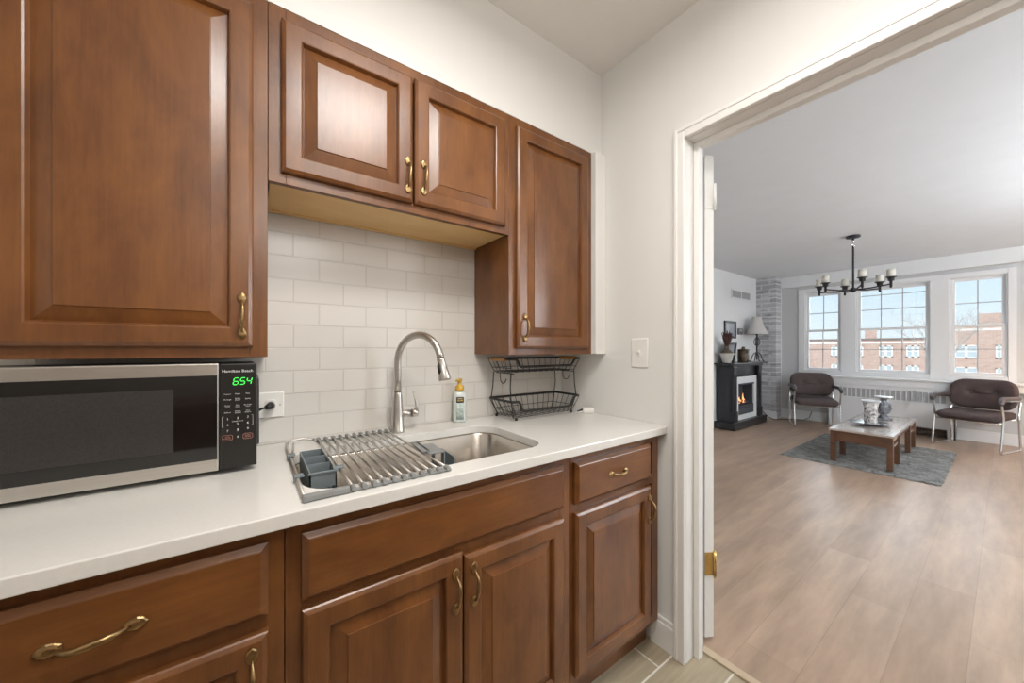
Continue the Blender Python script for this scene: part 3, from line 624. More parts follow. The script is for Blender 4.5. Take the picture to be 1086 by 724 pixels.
# seven-segment clock 654
seg = {'6': 'acdefg', '5': 'acdfg', '4': 'bcfg'}
bm = BM(); W_, H_, T_ = 0.0095, 0.017, 0.0021
for i, ch in enumerate('654'):
    ox, oz = cxp - 0.010 + i * 0.0135, 1.1375
    R_ = {'a': (0, W_, H_, H_), 'd': (0, W_, 0, 0), 'g': (0, W_, H_ / 2, H_ / 2), 'f': (0, 0, H_ / 2, H_), 'e': (0, 0, 0, H_ / 2), 'b': (W_, W_, H_ / 2, H_), 'c': (W_, W_, 0, H_ / 2)}
    for sg in seg[ch]:
        a, b_, c_, d_ = R_[sg]; sh_ = lambda z: z * 0.18
        if c_ == d_: tube(bm, [(ox + a + sh_(c_) + 0.0012, TY, oz + c_), (ox + b_ + sh_(c_) - 0.0012, TY, oz + c_)], 0.0008, 6)
        else: tube(bm, [(ox + a + sh_(c_), TY, oz + c_ + 0.0012), (ox + a + sh_(d_), TY, oz + d_ - 0.0012)], 0.0008, 6)
obj('clock_digits', bm, 'led_green', cp, 'green glowing clock digits')
cols = [cxp - 0.0205, cxp, cxp + 0.0205]
bm = BM()
for r_, z in ((('Popcorn', 'Potato', 'Pizza'), 1.1140), (('Beverage', 'Frozen\nDinner', 'Reheat'), 1.1005), (('Power\nLevel', 'Time\nCook', 'Set Timer\nClock'), 1.0835), (('Defrost', 'Weight\nDefrost', 'Time\nDefrost'), 1.0680)):
    for x, s_ in zip(cols, r_): merge(bm, text_bm(s_, 0.0040, x, TY, z))
for n, (c_, z) in {'1': (0, 1.0515), '2': (1, 1.0525), '3': (2, 1.0535), '4': (0, 1.0365), '5': (1, 1.0375), '6': (2, 1.0385), '7': (0, 1.0215), '8': (1, 1.0225), '9': (2, 1.0235), '0': (1, 1.0045)}.items(): merge(bm, text_bm(n, 0.0078, cols[c_], TY, z))
for x, sg in ((cxp - 0.031, 1), (cxp + 0.031, -1)):
    box(bm, x - 0.0003, x + 0.0003, TY - 0.0001, TY + 0.0006, 1.032, 1.058); box(bm, min(x, x + sg * 0.003), max(x, x + sg * 0.003), TY - 0.0001, TY + 0.0006, 1.0575, 1.058); box(bm, min(x, x + sg * 0.003), max(x, x + sg * 0.003), TY - 0.0001, TY + 0.0006, 1.032, 1.0325)
merge(bm, text_bm('EXPRESS COOK', 0.0033, cxp, TY, 1.0447)); obj('keypad_print', bm, 'print_white', cp)
for x, s_ in ((cols[0], 'STOP\nCANCEL'), (cols[2], 'START\n+30 SEC')):
    bm = BM(); tube(bm, [Vector((x + a, TY, 1.0045 + b_)) for a, b_ in rrect(0.020, 0.0135, 0.004, 3)], 0.0004, 4, closed=True); merge(bm, text_bm(s_, 0.0040, x, TY, 1.0045)); obj('button_print', bm, 'print_red', cp)
bm = BM(); tube(bm, [(-1.325, -0.0172, 1.044), (-1.325, -0.030, 1.044), (-1.329, -0.042, 1.043), (-1.340, -0.048, 1.041)], [0.012, 0.013, 0.011, 0.006], 10)
pg = obj('power_plug', bm, 'black_plastic', mw)
bm = BM(); tube(bm, [(-1.339, -0.048, 1.041), (-1.350, -0.050, 1.039), (-1.362, -0.046, 1.03), (-1.372, -0.031, 1.02)], 0.0036, 8); obj('cord', bm, 'black_plastic', pg)

# ============================================================ LIVING ROOM SHELL
XW, YL, YR = 6.42, 1.25, -4.1
WIN = [(0.197, 0.573, 0.912, 2.130, 1.543), (-0.752, -0.078, 0.912, 2.140, 1.540), (-1.400, -1.022, 0.916, 2.150, 1.546)]   # glass y0,y1,z0,z1,meeting rail
FR = 0.045
struct('floor_living', B(0.121, XW + 0.15, YR - 0.12, YL + 0.12, -0.1, 0.0), 'plank_floor')
struct('ceiling_living', B(0.12, XW + 0.15, YR - 0.12, YL + 0.12, LC, LC + 0.1), 'living_ceiling_paint')
struct('wall_fireplace', B(0.12, XW, YL, YL + 0.12, 0, LC), 'living_paint')
struct('wall_living_right', B(0.12, XW, YR - 0.12, YR, 0, LC), 'living_paint')
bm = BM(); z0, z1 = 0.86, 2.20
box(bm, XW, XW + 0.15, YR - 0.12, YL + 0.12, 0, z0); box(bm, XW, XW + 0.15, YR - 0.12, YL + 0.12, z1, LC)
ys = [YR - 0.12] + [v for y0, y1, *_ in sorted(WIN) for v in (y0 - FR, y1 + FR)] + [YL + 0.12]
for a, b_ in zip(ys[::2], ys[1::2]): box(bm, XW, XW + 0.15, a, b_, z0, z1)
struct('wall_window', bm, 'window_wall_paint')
struct('wall_beam', B(6.32, XW, YR, YL, 2.311, LC), 'living_paint')
struct('wall_brick_column', B(6.09, 6.319, 0.944, YL, 0, LC), 'whitewashed_brick')
struct('wall_column_return', B(6.319, XW, 0.965, YL, 0, 2.311), 'living_paint')
# casing and panels around the window group
bm = BM(); xf = XW - 0.022
box(bm, xf, XW, 0.618, 0.712, 0.80, 2.262, 0.004); box(bm, xf, XW, -1.512, -1.447, 0.80, 2.262, 0.004); box(bm, xf, XW, -1.447, 0.618, 2.197, 2.262, 0.004)
box(bm, xf, XW, -0.031, 0.150, 0.80, 2.197, 0.003); box(bm, xf, XW, -0.975, -0.799, 0.80, 2.197, 0.003)
for y0, y1, *_ in WIN: box(bm, xf, XW, y0 - FR - 0.001, y1 + FR + 0.001, 0.80, 0.862, 0.003)
struct('trim_6', bm, 'cool_trim')
struct('trim_7', B(6.235, XW, -1.75, 0.30, 0.770, 0.800, 0.008, 3), 'cool_trim'); struct('trim_8', B(6.262, XW, -1.75, 0.30, 0.68, 0.770, 0.004), 'cool_trim')
for i, (y0, y1, z0g, z1g, zm) in enumerate(WIN):
    wn = bpy.data.objects.new('window_%d' % (i + 1), None); C.objects.link(wn); wn.location = (XW, (y0 + y1) / 2, z0g); wn['kind'] = 'structure'
    bm = BM(); a, b_ = y0 - FR, y1 + FR
    box(bm, XW, XW + 0.14, a, a + 0.012, 0.86, 2.20); box(bm, XW, XW + 0.14, b_ - 0.012, b_, 0.86, 2.20); box(bm, XW, XW + 0.14, a, b_, 2.188, 2.20); box(bm, XW, XW + 0.14, a, b_, 0.86, 0.872)
    obj('frame', bm, 'cool_trim', wn)
    def sash(nm, xs, za, zb, rail_top, rail_bot, muntz, muntys):
        bm = BM(); box(bm, xs, xs + 0.035, a + 0.0125, y0, za, zb, 0.002); box(bm, xs, xs + 0.035, y1, b_ - 0.0125, za, zb, 0.002)
        box(bm, xs, xs + 0.035, y0, y1, za, rail_bot, 0.002); box(bm, xs, xs + 0.035, y0, y1, rail_top, zb, 0.002)
        sh_ = obj(nm, bm, 'cool_trim', wn)
        bm = BM()
        for z in muntz: box(bm, xs + 0.010, xs + 0.024, y0, y1, z - 0.0055, z + 0.0055)
        for y in muntys: box(bm, xs + 0.010, xs + 0.024, y - 0.0055, y + 0.0055, rail_bot, rail_top)
        obj('muntin_grid', bm, 'grille_grey', sh_)
        bm = BM(); box(bm, xs + 0.0155, xs + 0.0185, y0, y1, rail_bot, rail_top); obj('pane', bm, 'window_glass', sh_)
    my_ = [(y0 + y1) / 2] if i != 1 else [y0 + (y1 - y0) / 3, y0 + 2 * (y1 - y0) / 3]
    sash('upper_sash', XW + 0.050, zm - 0.018, 2.1875, z1g, zm + 0.016, [(zm + z1g) / 2] + ([2.062] if i == 1 else []), my_)
    sash('lower_sash', XW + 0.012, 0.8725, zm + 0.016, zm - 0.020, z0g, [(zm + z0g) / 2 - 0.005], my_)
    obj('stool', B(XW - 0.03, XW + 0.04, a - 0.001, b_ + 0.001, 0.862, 0.8724, 0.003), 'cool_trim', wn)
bm = BM(); box(bm, XW - 0.016, XW, 0.30, 0.965, 0, 0.13, 0.003); box(bm, XW - 0.010, XW, 0.30, 0.965, 0.128, 0.15, 0.003); box(bm, XW - 0.016, XW, YR, -1.04, 0, 0.15, 0.003); struct('baseboard_window', bm, 'cool_trim')
struct('baseboard_fireplace', B(0.14, 6.09, YL - 0.016, YL, 0, 0.14, 0.003), 'cool_trim')
struct('baseboard_column', B(6.074, 6.089, 0.93, YL - 0.017, 0, 0.13, 0.003), 'cool_trim')

# radiator cover under the window
rc = thing('radiator_cover', 'long white radiator cover with a grey slotted grille under the windows', 'radiator', (6.34, -0.37, 0))
bm = BM(); box(bm, 6.27, XW - 0.001, -1.037, 0.290, 0.618, 0.6795, 0.003); box(bm, 6.27, 6.285, -1.037, 0.290, 0.125, 0.480, 0.003); box(bm, 6.27, 6.285, 0.104, 0.290, 0.480, 0.618); box(bm, 6.27, 6.285, -1.037, -0.955, 0.480, 0.618)
box(bm, 6.27, XW - 0.001, 0.275, 0.2899, 0.0, 0.66); box(bm, 6.27, XW - 0.001, -1.0369, -1.022, 0.0, 0.66); box(bm, 6.27, 6.285, -0.56, 0.29, 0.0, 0.13); box(bm, 6.27, 6.285, -1.037, -0.965, 0.0, 0.13); obj('cabinet_shell', bm, 'enamel', rc)
bm = BM(); box(bm, 6.283, 6.288, -0.955, 0.104, 0.478, 0.62); gr = obj('grille', bm, 'grille_grey', rc, 'grey slotted outlet grille')
bm = BM()
n = 20
for k in range(n + 1):
    y = -0.955 + k * 1.059 / n; box(bm, 6.271, 6.283, y - 0.005, y + 0.005, 0.480, 0.618)
obj('grille_bars', bm, 'enamel', gr)
bm = BM()
for k in range(2): tube(bm, [(6.33, -0.95, 0.045 + k * 0.045), (6.33, -0.57, 0.045 + k * 0.045)], 0.016, 8)
for k in range(14): box(bm, 6.30, 6.36, -0.94 + k * 0.027, -0.937 + k * 0.027, 0.015, 0.115)
obj('heating_pipe', bm, 'rusty', rc, 'rusty finned heating pipe inside')

# ============================================================ FIREPLACE
fp = thing('electric_fireplace', 'black mantel fireplace with a white surround and glowing flames by the left wall', 'fireplace', (5.05, 1.09, 0))
yb = YL - 0.018
obj('plinth', B(4.43, 5.665, 0.937, yb, 0.0005, 0.115, 0.012, 2), 'black_lacquer', fp)
obj('mantel_shelf', B(4.43, 5.735, 0.945, yb, 0.988, 1.012, 0.006), 'black_lacquer', fp)
bm = BM(); box(bm, 4.49, 5.64, 0.985, yb, 0.955, 0.988, 0.008); obj('cornice', bm, 'black_lacquer', fp)
bm = BM(); box(bm, 4.525, 4.545, 1.02, yb, 0.115, 0.955); box(bm, 5.555, 5.575, 1.02, yb, 0.115, 0.955); box(bm, 4.545, 5.555, yb - 0.02, yb, 0.115, 0.955); box(bm, 4.545, 5.555, 1.035, 1.05, 0.80, 0.955); obj('case', bm, 'black_lacquer', fp)
for x0 in (4.525, 5.455):
    bm = BM(); box(bm, x0, x0 + 0.12, 0.985, 1.035, 0.26, 0.87, 0.004); box(bm, x0 - 0.006, x0 + 0.126, 0.972, 1.035, 0.115, 0.27, 0.006); box(bm, x0 + 0.02, x0 + 0.10, 0.978, 0.986, 0.30, 0.83, 0.003)
    box(bm, x0 - 0.004, x0 + 0.124, 0.978, 1.035, 0.87, 0.955, 0.008); obj('pilaster', bm, 'black_lacquer', fp)
bm = BM(); a, b_ = 4.655, 5.445
box(bm, a, a + 0.10, 1.012, 1.034, 0.115, 0.79, 0.002); box(bm, b_ - 0.10, b_, 1.012, 1.034, 0.115, 0.79, 0.002); box(bm, a + 0.10, b_ - 0.10, 1.012, 1.034, 0.685, 0.79, 0.002); box(bm, a + 0.10, b_ - 0.10, 1.012, 1.034, 0.115, 0.19, 0.002); obj('surround', bm, 'white_stone', fp, 'white marble look surround')
bm = BM(); a, b_ = 4.757, 5.343
box(bm, a, a + 0.02, 1.035, 1.20, 0.192, 0.684); box(bm, b_ - 0.02, b_, 1.035, 1.20, 0.192, 0.684); box(bm, a, b_, 1.18, 1.20, 0.192, 0.684); box(bm, a, b_, 1.035, 1.20, 0.192, 0.21); box(bm, a, b_, 1.035, 1.20, 0.666, 0.684)
box(bm, a, b_, 1.020, 1.04, 0.192, 0.335, 0.004); box(bm, a + 0.02, b_ - 0.02, 1.014, 1.021, 0.225, 0.30, 0.004); box(bm, a, b_, 1.008, 1.030, 0.66, 0.684, 0.004); ins = obj('firebox', bm, 'firebox', fp)
bm = BM()
for k in range(4): tube(bm, [(4.86 + k * 0.10, 1.10, 0.355 + 0.02 * (k % 2)), (4.98 + k * 0.09, 1.12, 0.375 + 0.03 * ((k + 1) % 2))], 0.022, 8)
obj('log_bed', bm, 'log', ins)
for k, (x, h, w_) in enumerate(((4.93, 0.07, 0.022), (5.00, 0.11, 0.03), (5.07, 0.06, 0.022), (5.14, 0.16, 0.028), (5.20, 0.06, 0.02))):
    bm = BM(); tube(bm, [(x, 1.10, 0.35), (x + 0.01, 1.10, 0.35 + h * 0.3), (x - 0.008, 1.10, 0.35 + h * 0.65), (x + 0.006, 1.10, 0.35 + h)], [w_ * 0.6, w_, w_ * 0.55, 0.002], 10, flat=0.4); obj('flame', bm, 'flame', ins, 'glowing orange flame')
# on the mantel
ZM = 1.0122
pt = thing('potted_plant', 'white flared pot of dark dried stems on the mantel', 'plant', (4.52, 1.08, ZM))
bm = BM(); lathe(bm, [(0.050, ZM + 0.0003), (0.057, ZM + 0.01), (0.085, ZM + 0.12), (0.101, ZM + 0.135), (0.103, ZM + 0.15), (0.090, ZM + 0.15), (0.085, ZM + 0.132)], (4.52, 1.08, 0), 24); obj('pot', bm, 'pot_ceramic', pt)
bm = BM(); lathe(bm, [(0.082, ZM + 0.135), (0.078, ZM + 0.165), (0.045, ZM + 0.20), (0.02, ZM + 0.215)], (4.52, 1.08, 0), 20)
tube(bm, [(4.52, 1.08, ZM + 0.19), (4.52, 1.08, ZM + 0.26)], 0.03, 10); obj('moss_mound', bm, 'soil', pt)
bm = BM()
for k in range(70):
    a = random.uniform(0, 2 * PI); r = random.random() ** 0.6; x, y = 4.52 + math.cos(a) * r * 0.095, 1.08 + math.sin(a) * r * 0.075
    z = ZM + random.uniform(0.42, 0.52) - 0.05 * r
    tube(bm, [(4.52 + (x - 4.52) * 0.15, 1.08 + (y - 1.08) * 0.15, ZM + 0.24), (4.52 + (x - 4.52) * 0.6, 1.08 + (y - 1.08) * 0.6, ZM + 0.24 + (z - ZM - 0.24) * 0.55), (x, y, z)], [0.006, 0.010, 0.004], 5)
obj('dried_stems', bm, 'dried_stem', pt)
def picture(name, label, x0, x1, z0, z1, y, lean):
    t = thing(name, label, 'picture', ((x0 + x1) / 2, y, z0), 'black picture frames at the mantel'); w_, h_ = x1 - x0, z1 - z0; M = MX(((x0 + x1) / 2, y, z0), rx=-lean)
    bm = BM(); f_ = 0.035
    box(bm, -w_ / 2, -w_ / 2 + f_, -0.024, 0, 0, h_, 0.003, M=M); box(bm, w_ / 2 - f_, w_ / 2, -0.024, 0, 0, h_, 0.003, M=M); box(bm, -w_ / 2 + f_, w_ / 2 - f_, -0.024, 0, 0, f_, 0.003, M=M); box(bm, -w_ / 2 + f_, w_ / 2 - f_, -0.024, 0, h_ - f_, h_, 0.003, M=M)
    obj('frame', bm, 'black_lacquer', t); bm = BM(); box(bm, -w_ / 2 + f_, w_ / 2 - f_, -0.008, -0.002, f_, h_ - f_, M=M); obj('print', bm, 'photo_grey', t)
picture('picture_frame', 'black picture frame hanging on the wall above the mantel', 4.805, 5.215, 1.405, 1.690, YL - 0.001, 0.0)
picture('picture_frame', 'black picture frame leaning on the mantel behind the pot', 4.62, 5.00, ZM + 0.003, 1.335, YL - 0.055, math.radians(-8))
th = thing('thermostat', 'small dark thermostat on the wall left of the lamp', 'thermostat', (5.37, YL - 0.001, 1.525))
bm = BM(); box(bm, 5.29, 5.45, YL - 0.030, YL - 0.001, 1.475, 1.580, 0.006); obj('housing', bm, 'grille_dark', th); bm = BM(); box(bm, 5.33, 5.41, YL - 0.032, YL - 0.0295, 1.53, 1.56); obj('display', bm, 'grille_grey', th)
jr = thing('lidded_jar', 'dark mottled lidded jar on the mantel beside the lamp', 'jar', (5.13, 1.09, ZM))
bm = BM(); lathe(bm, [(0.074, ZM + 0.0004), (0.080, ZM + 0.01), (0.082, ZM + 0.10), (0.080, ZM + 0.19)], (5.13, 1.09, 0), 24); obj('jar_body', bm, 'tortoise', jr)
bm = BM(); lathe(bm, [(0.086, ZM + 0.190), (0.086, ZM + 0.205), (0.065, ZM + 0.215), (0.03, ZM + 0.22), (0.022, ZM + 0.235), (0.028, ZM + 0.245), (0.012, ZM + 0.255)], (5.13, 1.09, 0), 24); obj('lid', bm, 'tortoise', jr)
lp = thing('table_lamp', 'iron scroll table lamp with a grey bell shade on the mantel', 'lamp', (5.60, 1.08, ZM)); lx, ly = 5.66, 1.085
bm = BM(); tube(bm, [(lx, ly, ZM + 0.03), (lx, ly, ZM + 0.50)], 0.012, 10); lathe(bm, [(0.012, ZM + 0.46), (0.024, ZM + 0.47), (0.024, ZM + 0.50), (0.012, ZM + 0.51)], (lx, ly, 0), 14); obj('stem', bm, 'iron', lp)
for k in range(4):
    a = PI / 4 + k * PI / 2; ca, sa = math.cos(a), math.sin(a)
    bm = BM(); tube(bm, [(lx + ca * r, ly + sa * r * 0.75, ZM + z) for r, z in ((0.006, 0.16), (0.05, 0.145), (0.085, 0.10), (0.10, 0.05), (0.125, 0.012), (0.145, 0.008))], 0.0075, 8); obj('foot_scroll', bm, 'iron', lp)
    bm = BM(); tube(bm, [(lx + ca * r, ly + sa * r, ZM + z) for r, z in ((0.008, 0.27), (0.04, 0.30), (0.050, 0.34), (0.036, 0.385), (0.008, 0.42))], 0.006, 8); obj('cage_scroll', bm, 'iron', lp)
bm = BM(); prof = [(0.300, ZM + 0.470), (0.245, ZM + 0.52), (0.180, ZM + 0.60), (0.135, ZM + 0.69), (0.112, ZM + 0.765)]
lathe(bm, prof, (lx, ly, 0), 24, caps=False, sq=0.52); so = obj('shade', bm, 'lamp_cloth', lp); md = so.modifiers.new('t', 'SOLIDIFY'); md.thickness = 0.004
vt = thing('wall_vent', 'grey louvred air vent high on the wall above the fireplace', 'vent', (5.45, YL - 0.001, 2.155))
bm = BM(); box(bm, 5.07, 5.83, YL - 0.010, YL - 0.001, 2.075, 2.100, 0.002); box(bm, 5.07, 5.83, YL - 0.010, YL - 0.001, 2.215, 2.24, 0.002); box(bm, 5.07, 5.095, YL - 0.010, YL - 0.001, 2.1, 2.215, 0.002); box(bm, 5.805, 5.83, YL - 0.010, YL - 0.001, 2.1, 2.215, 0.002); box(bm, 5.44, 5.46, YL - 0.010, YL - 0.001, 2.1, 2.215); obj('frame', bm, 'living_paint', vt)
bm = BM()
for k in range(6): box(bm, 5.095, 5.805, YL - 0.007, YL - 0.003, 2.103 + k * 0.019, 2.117 + k * 0.019)
obj('louvres', bm, 'grille_grey', vt); bm = BM(); box(bm, 5.095, 5.805, YL - 0.0028, YL - 0.0012, 2.1, 2.215); obj('backing', bm, 'grille_dark', vt)
bm = BM(); tube(bm, [(5.70, 1.12, 0.19), (5.76, 1.05, 0.17), (5.84, 0.98, 0.06), (5.95, 0.92, 0.006), (6.1, 0.84, 0.006), (6.22, 0.76, 0.006), (6.30, 0.62, 0.006), (6.36, 0.55, 0.05), (6.395, 0.52, 0.16)], 0.006, 6)
tag(obj('power_cord', bm, 'black_plastic'), 'thin black power cord on the floor right of the fireplace', 'cord')
ob = B(5.695, 5.80, 1.075, 1.175, 0.0005, 0.095, 0.01, 2); box(ob, 5.70, 5.795, 1.08, 1.17, 0.0955, 0.105, 0.004)
tag(obj('floor_box', ob, 'black_lacquer'), 'small black box on the floor against the fireplace plinth', 'box')

# ============================================================ RUG
bm = BM(); rx0, rx1, ry0, ry1 = 3.600, 5.330, -1.090, 0.100; nx, ny = 150, 104
gv = []
for i in range(nx + 1):
    row = []
    for j in range(ny + 1):
        x = rx0 + (rx1 - rx0) * i / nx; y = ry0 + (ry1 - ry0) * j / ny; ed = i in (0, nx) or j in (0, ny)
        z = 0.005 if ed else 0.014 + 0.006 * noise.noise(Vector((x * 14, y * 40, 0))) + random.uniform(-0.003, 0.003)
        q = 0.014 if ed else 0.007; row.append(bm.verts.new((x + random.uniform(-q, q), y + random.uniform(-q, q), z)))
    gv.append(row)
for i in range(nx):
    for j in range(ny): bm.faces.new((gv[i][j], gv[i + 1][j], gv[i + 1][j + 1], gv[i][j + 1]))
bd = [gv[i][0] for i in range(nx + 1)] + [gv[nx][j] for j in range(1, ny + 1)] + [gv[i][ny] for i in range(nx - 1, -1, -1)] + [gv[0][j] for j in range(ny - 1, 0, -1)]
lo = [bm.verts.new((v.co.x, v.co.y, 0.0008)) for v in bd]
for k in range(len(bd)): bm.faces.new((bd[k], lo[k], lo[(k + 1) % len(bd)], bd[(k + 1) % len(bd)]))
bm.faces.new(lo)
tag(obj('shag_rug', bm, 'shag'), 'grey shag rug lying under the low wooden table', 'rug')

# ============================================================ COFFEE TABLE
ZT = 0.372
tb = thing('coffee_table', 'low dark wood coffee table with window reflection coloured into its glossy top on the grey rug', 'table', (4.49, -0.545, 0.02))
tx0, tx1, ty0, ty1 = 3.700, 5.235, -0.792, -0.300
bm = BM(); box(bm, tx0, tx1, ty0, ty1, ZT - 0.022, ZT, 0.004); tp = obj('tabletop', bm, 'teak_pale_sheen', tb, 'glossy tabletop with window reflection in its colour')
bm = BM()
for a, b_, c_, d_ in ((tx0 + 0.05, tx1 - 0.05, ty0 + 0.045, ty0 + 0.050), (tx0 + 0.05, tx1 - 0.05, ty1 - 0.050, ty1 - 0.045), (tx0 + 0.045, tx0 + 0.05, ty0 + 0.045, ty1 - 0.045), (tx1 - 0.05, tx1 - 0.045, ty0 + 0.045, ty1 - 0.045)): box(bm, a, b_, c_, d_, ZT - 0.0005, ZT + 0.0008)
obj('inlay_line', bm, 'teak', tp)
def leg(x, y, sx_=0.055, sy_=0.045): obj('leg', B(x, x + sx_, y, y + sy_, 0.024, ZT - 0.0225, 0.003), 'teak', tb)
for x in (tx0 + 0.012, 4.085, 4.80, tx1 - 0.067):
    leg(x, ty0 + 0.010); leg(x, ty1 - 0.055)
for x in (tx0 + 0.020, tx1 - 0.045): obj('apron', B(x, x + 0.025, ty0 + 0.055, ty1 - 0.055, ZT - 0.130, ZT - 0.0225, 0.002), 'teak', tb)
for y in (ty0 + 0.02, ty1 - 0.045):
    for a, b_ in ((tx0 + 0.067, 4.085), (4.855, tx1 - 0.067)):
        for z in (ZT - 0.060, ZT - 0.125): obj('rail', B(a, b_, y, y + 0.025, z - 0.012, z + 0.012, 0.003), 'teak_pale_sheen', tb)
    obj('apron', B(4.14, 4.80, y, y + 0.02, ZT - 0.075, ZT - 0.0225, 0.002), 'teak', tb)
pl = thing('serving_plate', 'shallow silver plate under the flowered vase on the coffee table', 'plate', (4.26, -0.525, ZT))
bm = BM(); lathe(bm, [(0.07, ZT + 0.001), (0.075, ZT + 0.008), (0.10, ZT + 0.012), (0.16, ZT + 0.028), (0.163, ZT + 0.031), (0.10, ZT + 0.017), (0.02, ZT + 0.014)], (4.26, -0.525, 0), 32); obj('dish', bm, 'silver_plate', pl)
vs = thing('flowered_vase', 'pale flared vase with dark flower pattern standing on the silver plate', 'vase', (4.29, -0.535, ZT + 0.0145)); zv = ZT + 0.015
bm = BM(); lathe(bm, [(0.050, zv), (0.057, zv + 0.005), (0.055, zv + 0.05), (0.057, zv + 0.16), (0.066, zv + 0.235)], (4.29, -0.535, 0), 28); obj('vase_body', bm, 'flowered_china', vs)
bm = BM(); lathe(bm, [(0.066, zv + 0.235), (0.080, zv + 0.252), (0.082, zv + 0.260), (0.072, zv + 0.258), (0.057, zv + 0.20), (0.050, zv + 0.02)], (4.29, -0.535, 0), 28); obj('rim', bm, 'white_stone', vs, 'plain white flared rim')
cs = thing('candle_holder', 'dark ornate pillar candle holder behind the flowered vase', 'candle holder', (4.83, -0.555, ZT)); cx_, cy_ = 4.83, -0.560
bm = BM(); lathe(bm, [(0.075, ZT + 0.001), (0.078, ZT + 0.012), (0.045, ZT + 0.03), (0.030, ZT + 0.055), (0.055, ZT + 0.09), (0.072, ZT + 0.14), (0.066, ZT + 0.19), (0.035, ZT + 0.22), (0.026, ZT + 0.245), (0.05, ZT + 0.262)], (cx_, cy_, 0), 24); obj('column', bm, 'dark_china', cs)
bm = BM(); lathe(bm, [(0.05, ZT + 0.262), (0.082, ZT + 0.268), (0.084, ZT + 0.280), (0.06, ZT + 0.282)], (cx_, cy_, 0), 24); obj('dish', bm, 'white_stone', cs, 'pale round top dish')

# ============================================================ ARMCHAIRS
def make_chair(label):
    t = thing('armchair', label, 'chair', (0, 0, 0), 'armchairs around the coffee table')
    def path(y):
        s_ = 1 if y > 0 else -1
        key = [(-0.255, y * 0.98, 0.600), (0.10, y, 0.618), (0.205, y, 0.612), (0.235, y, 0.570), (0.195, y, 0.42), (0.205, y, 0.30), (0.250, y, 0.05), (0.235, y, 0.0125), (0.18, y, 0.0115), (-0.17, y, 0.0115), (-0.215, y, 0.0125), (-0.235, y, 0.05), (-0.205, y, 0.30), (-0.20, y, 0.42), (-0.255, y * 0.98, 0.600)]
        out = []
        for i in range(len(key) - 1):
            p0, p1, p2, p3 = [Vector(key[min(max(j, 0), len(key) - 1)]) for j in (i - 1, i, i + 1, i + 2)]
            for k in range(4):
                u = k / 4; out.append(0.5 * ((2 * p1) + (p2 - p0) * u + (2 * p0 - 5 * p1 + 4 * p2 - p3) * u * u + (-p0 + 3 * p1 - 3 * p2 + p3) * u ** 3))
        return out
    for y in (-0.275, 0.275):
        bm = BM(); tube(bm, path(y), 0.0115, 8, closed=True); fr_ = obj('side_frame', bm, 'chrome', t, 'chrome tube side frame')
        bm = BM(); tube(bm, [(-0.20, y, 0.626), (-0.18, y, 0.632), (0.16, y, 0.640), (0.215, y, 0.632), (0.248, y, 0.60), (0.250, y, 0.57)], [0.018, 0.026, 0.028, 0.028, 0.026, 0.016], 10); obj('arm_pad', bm, 'arm_pad', t)
    bm = BM()
    for x, z in ((0.17, 0.345), (-0.20, 0.365)): tube(bm, [(x, -0.275, z), (x, 0.275, z)], 0.010, 8)
    obj('cross_bar', bm, 'chrome', t, 'chrome cross bars under the seat')
    bm = BM(); slab(bm, 0.50, 0.525, 0.07, [(0.03, 0.0), (0.010, 0.012), (0.0, 0.03), (0.0, 0.05), (0.008, 0.070), (0.03, 0.085), (0.09, 0.094), (0.16, 0.097)], MX((0.0, 0, 0.352), ry=math.radians(3)), 8)
    for v in bm.verts: v.co.z += 0.02 * abs(v.co.y / 0.26) ** 2
    obj('seat', bm, 'upholstery', t)
    Mbk = Matrix.Translation((-0.235, 0, 0.655)) @ Matrix.Rotation(math.radians(-10), 4, 'Y') @ Matrix.Rotation(PI / 2, 4, 'Z') @ Matrix.Rotation(PI / 2, 4, 'X')
    bm = BM(); slab(bm, 0.555, 0.375, 0.13, [(0.03, -0.035), (0.008, -0.025), (0.0, -0.005), (0.0, 0.015), (0.008, 0.032), (0.025, 0.041), (0.045, 0.047), (0.065, 0.050), (0.085, 0.052), (0.105, 0.053), (0.125, 0.054), (0.145, 0.0545), (0.165, 0.055), (0.180, 0.055)], Mbk, 6, sub=14, warp=lambda x, y, z: (-0.026 * sum(math.exp(-(((x - q) ** 2 + (y - 0.015) ** 2) / 0.0016)) for q in (-0.095, 0.095)) if z > 0.04 else 0.0))
    for v in bm.verts: v.co.x += 0.05 * (v.co.y / 0.27) ** 2
    bk = obj('backrest', bm, 'upholstery', t)
    for y in (-0.095, 0.095):
        bm = BM(); lathe(bm, [(0.013, 0.026), (0.014, 0.031), (0.010, 0.035), (0.004, 0.036)], (0, 0, 0), 12); bm.transform(Matrix.Translation((0.05 * (y / 0.27) ** 2, 0, 0)) @ Mbk @ Matrix.Translation((y, 0.015, 0.0))); obj('tuft_button', bm, 'arm_pad', bk)
    return t
ch = make_chair('brown upholstered chrome armchair between the fireplace and the radiator')
ch2 = copy_tree(ch); ch2['label'] = 'brown upholstered chrome armchair right of the coffee table by the right window'
ch.location = (5.85, 0.36, 0.0); ch.rotation_euler = (0, 0, math.atan2(-0.41, -0.91))
ch2.location = (5.94, -1.205, 0.0); ch2.rotation_euler = (0, 0, math.atan2(0.28, -0.96))

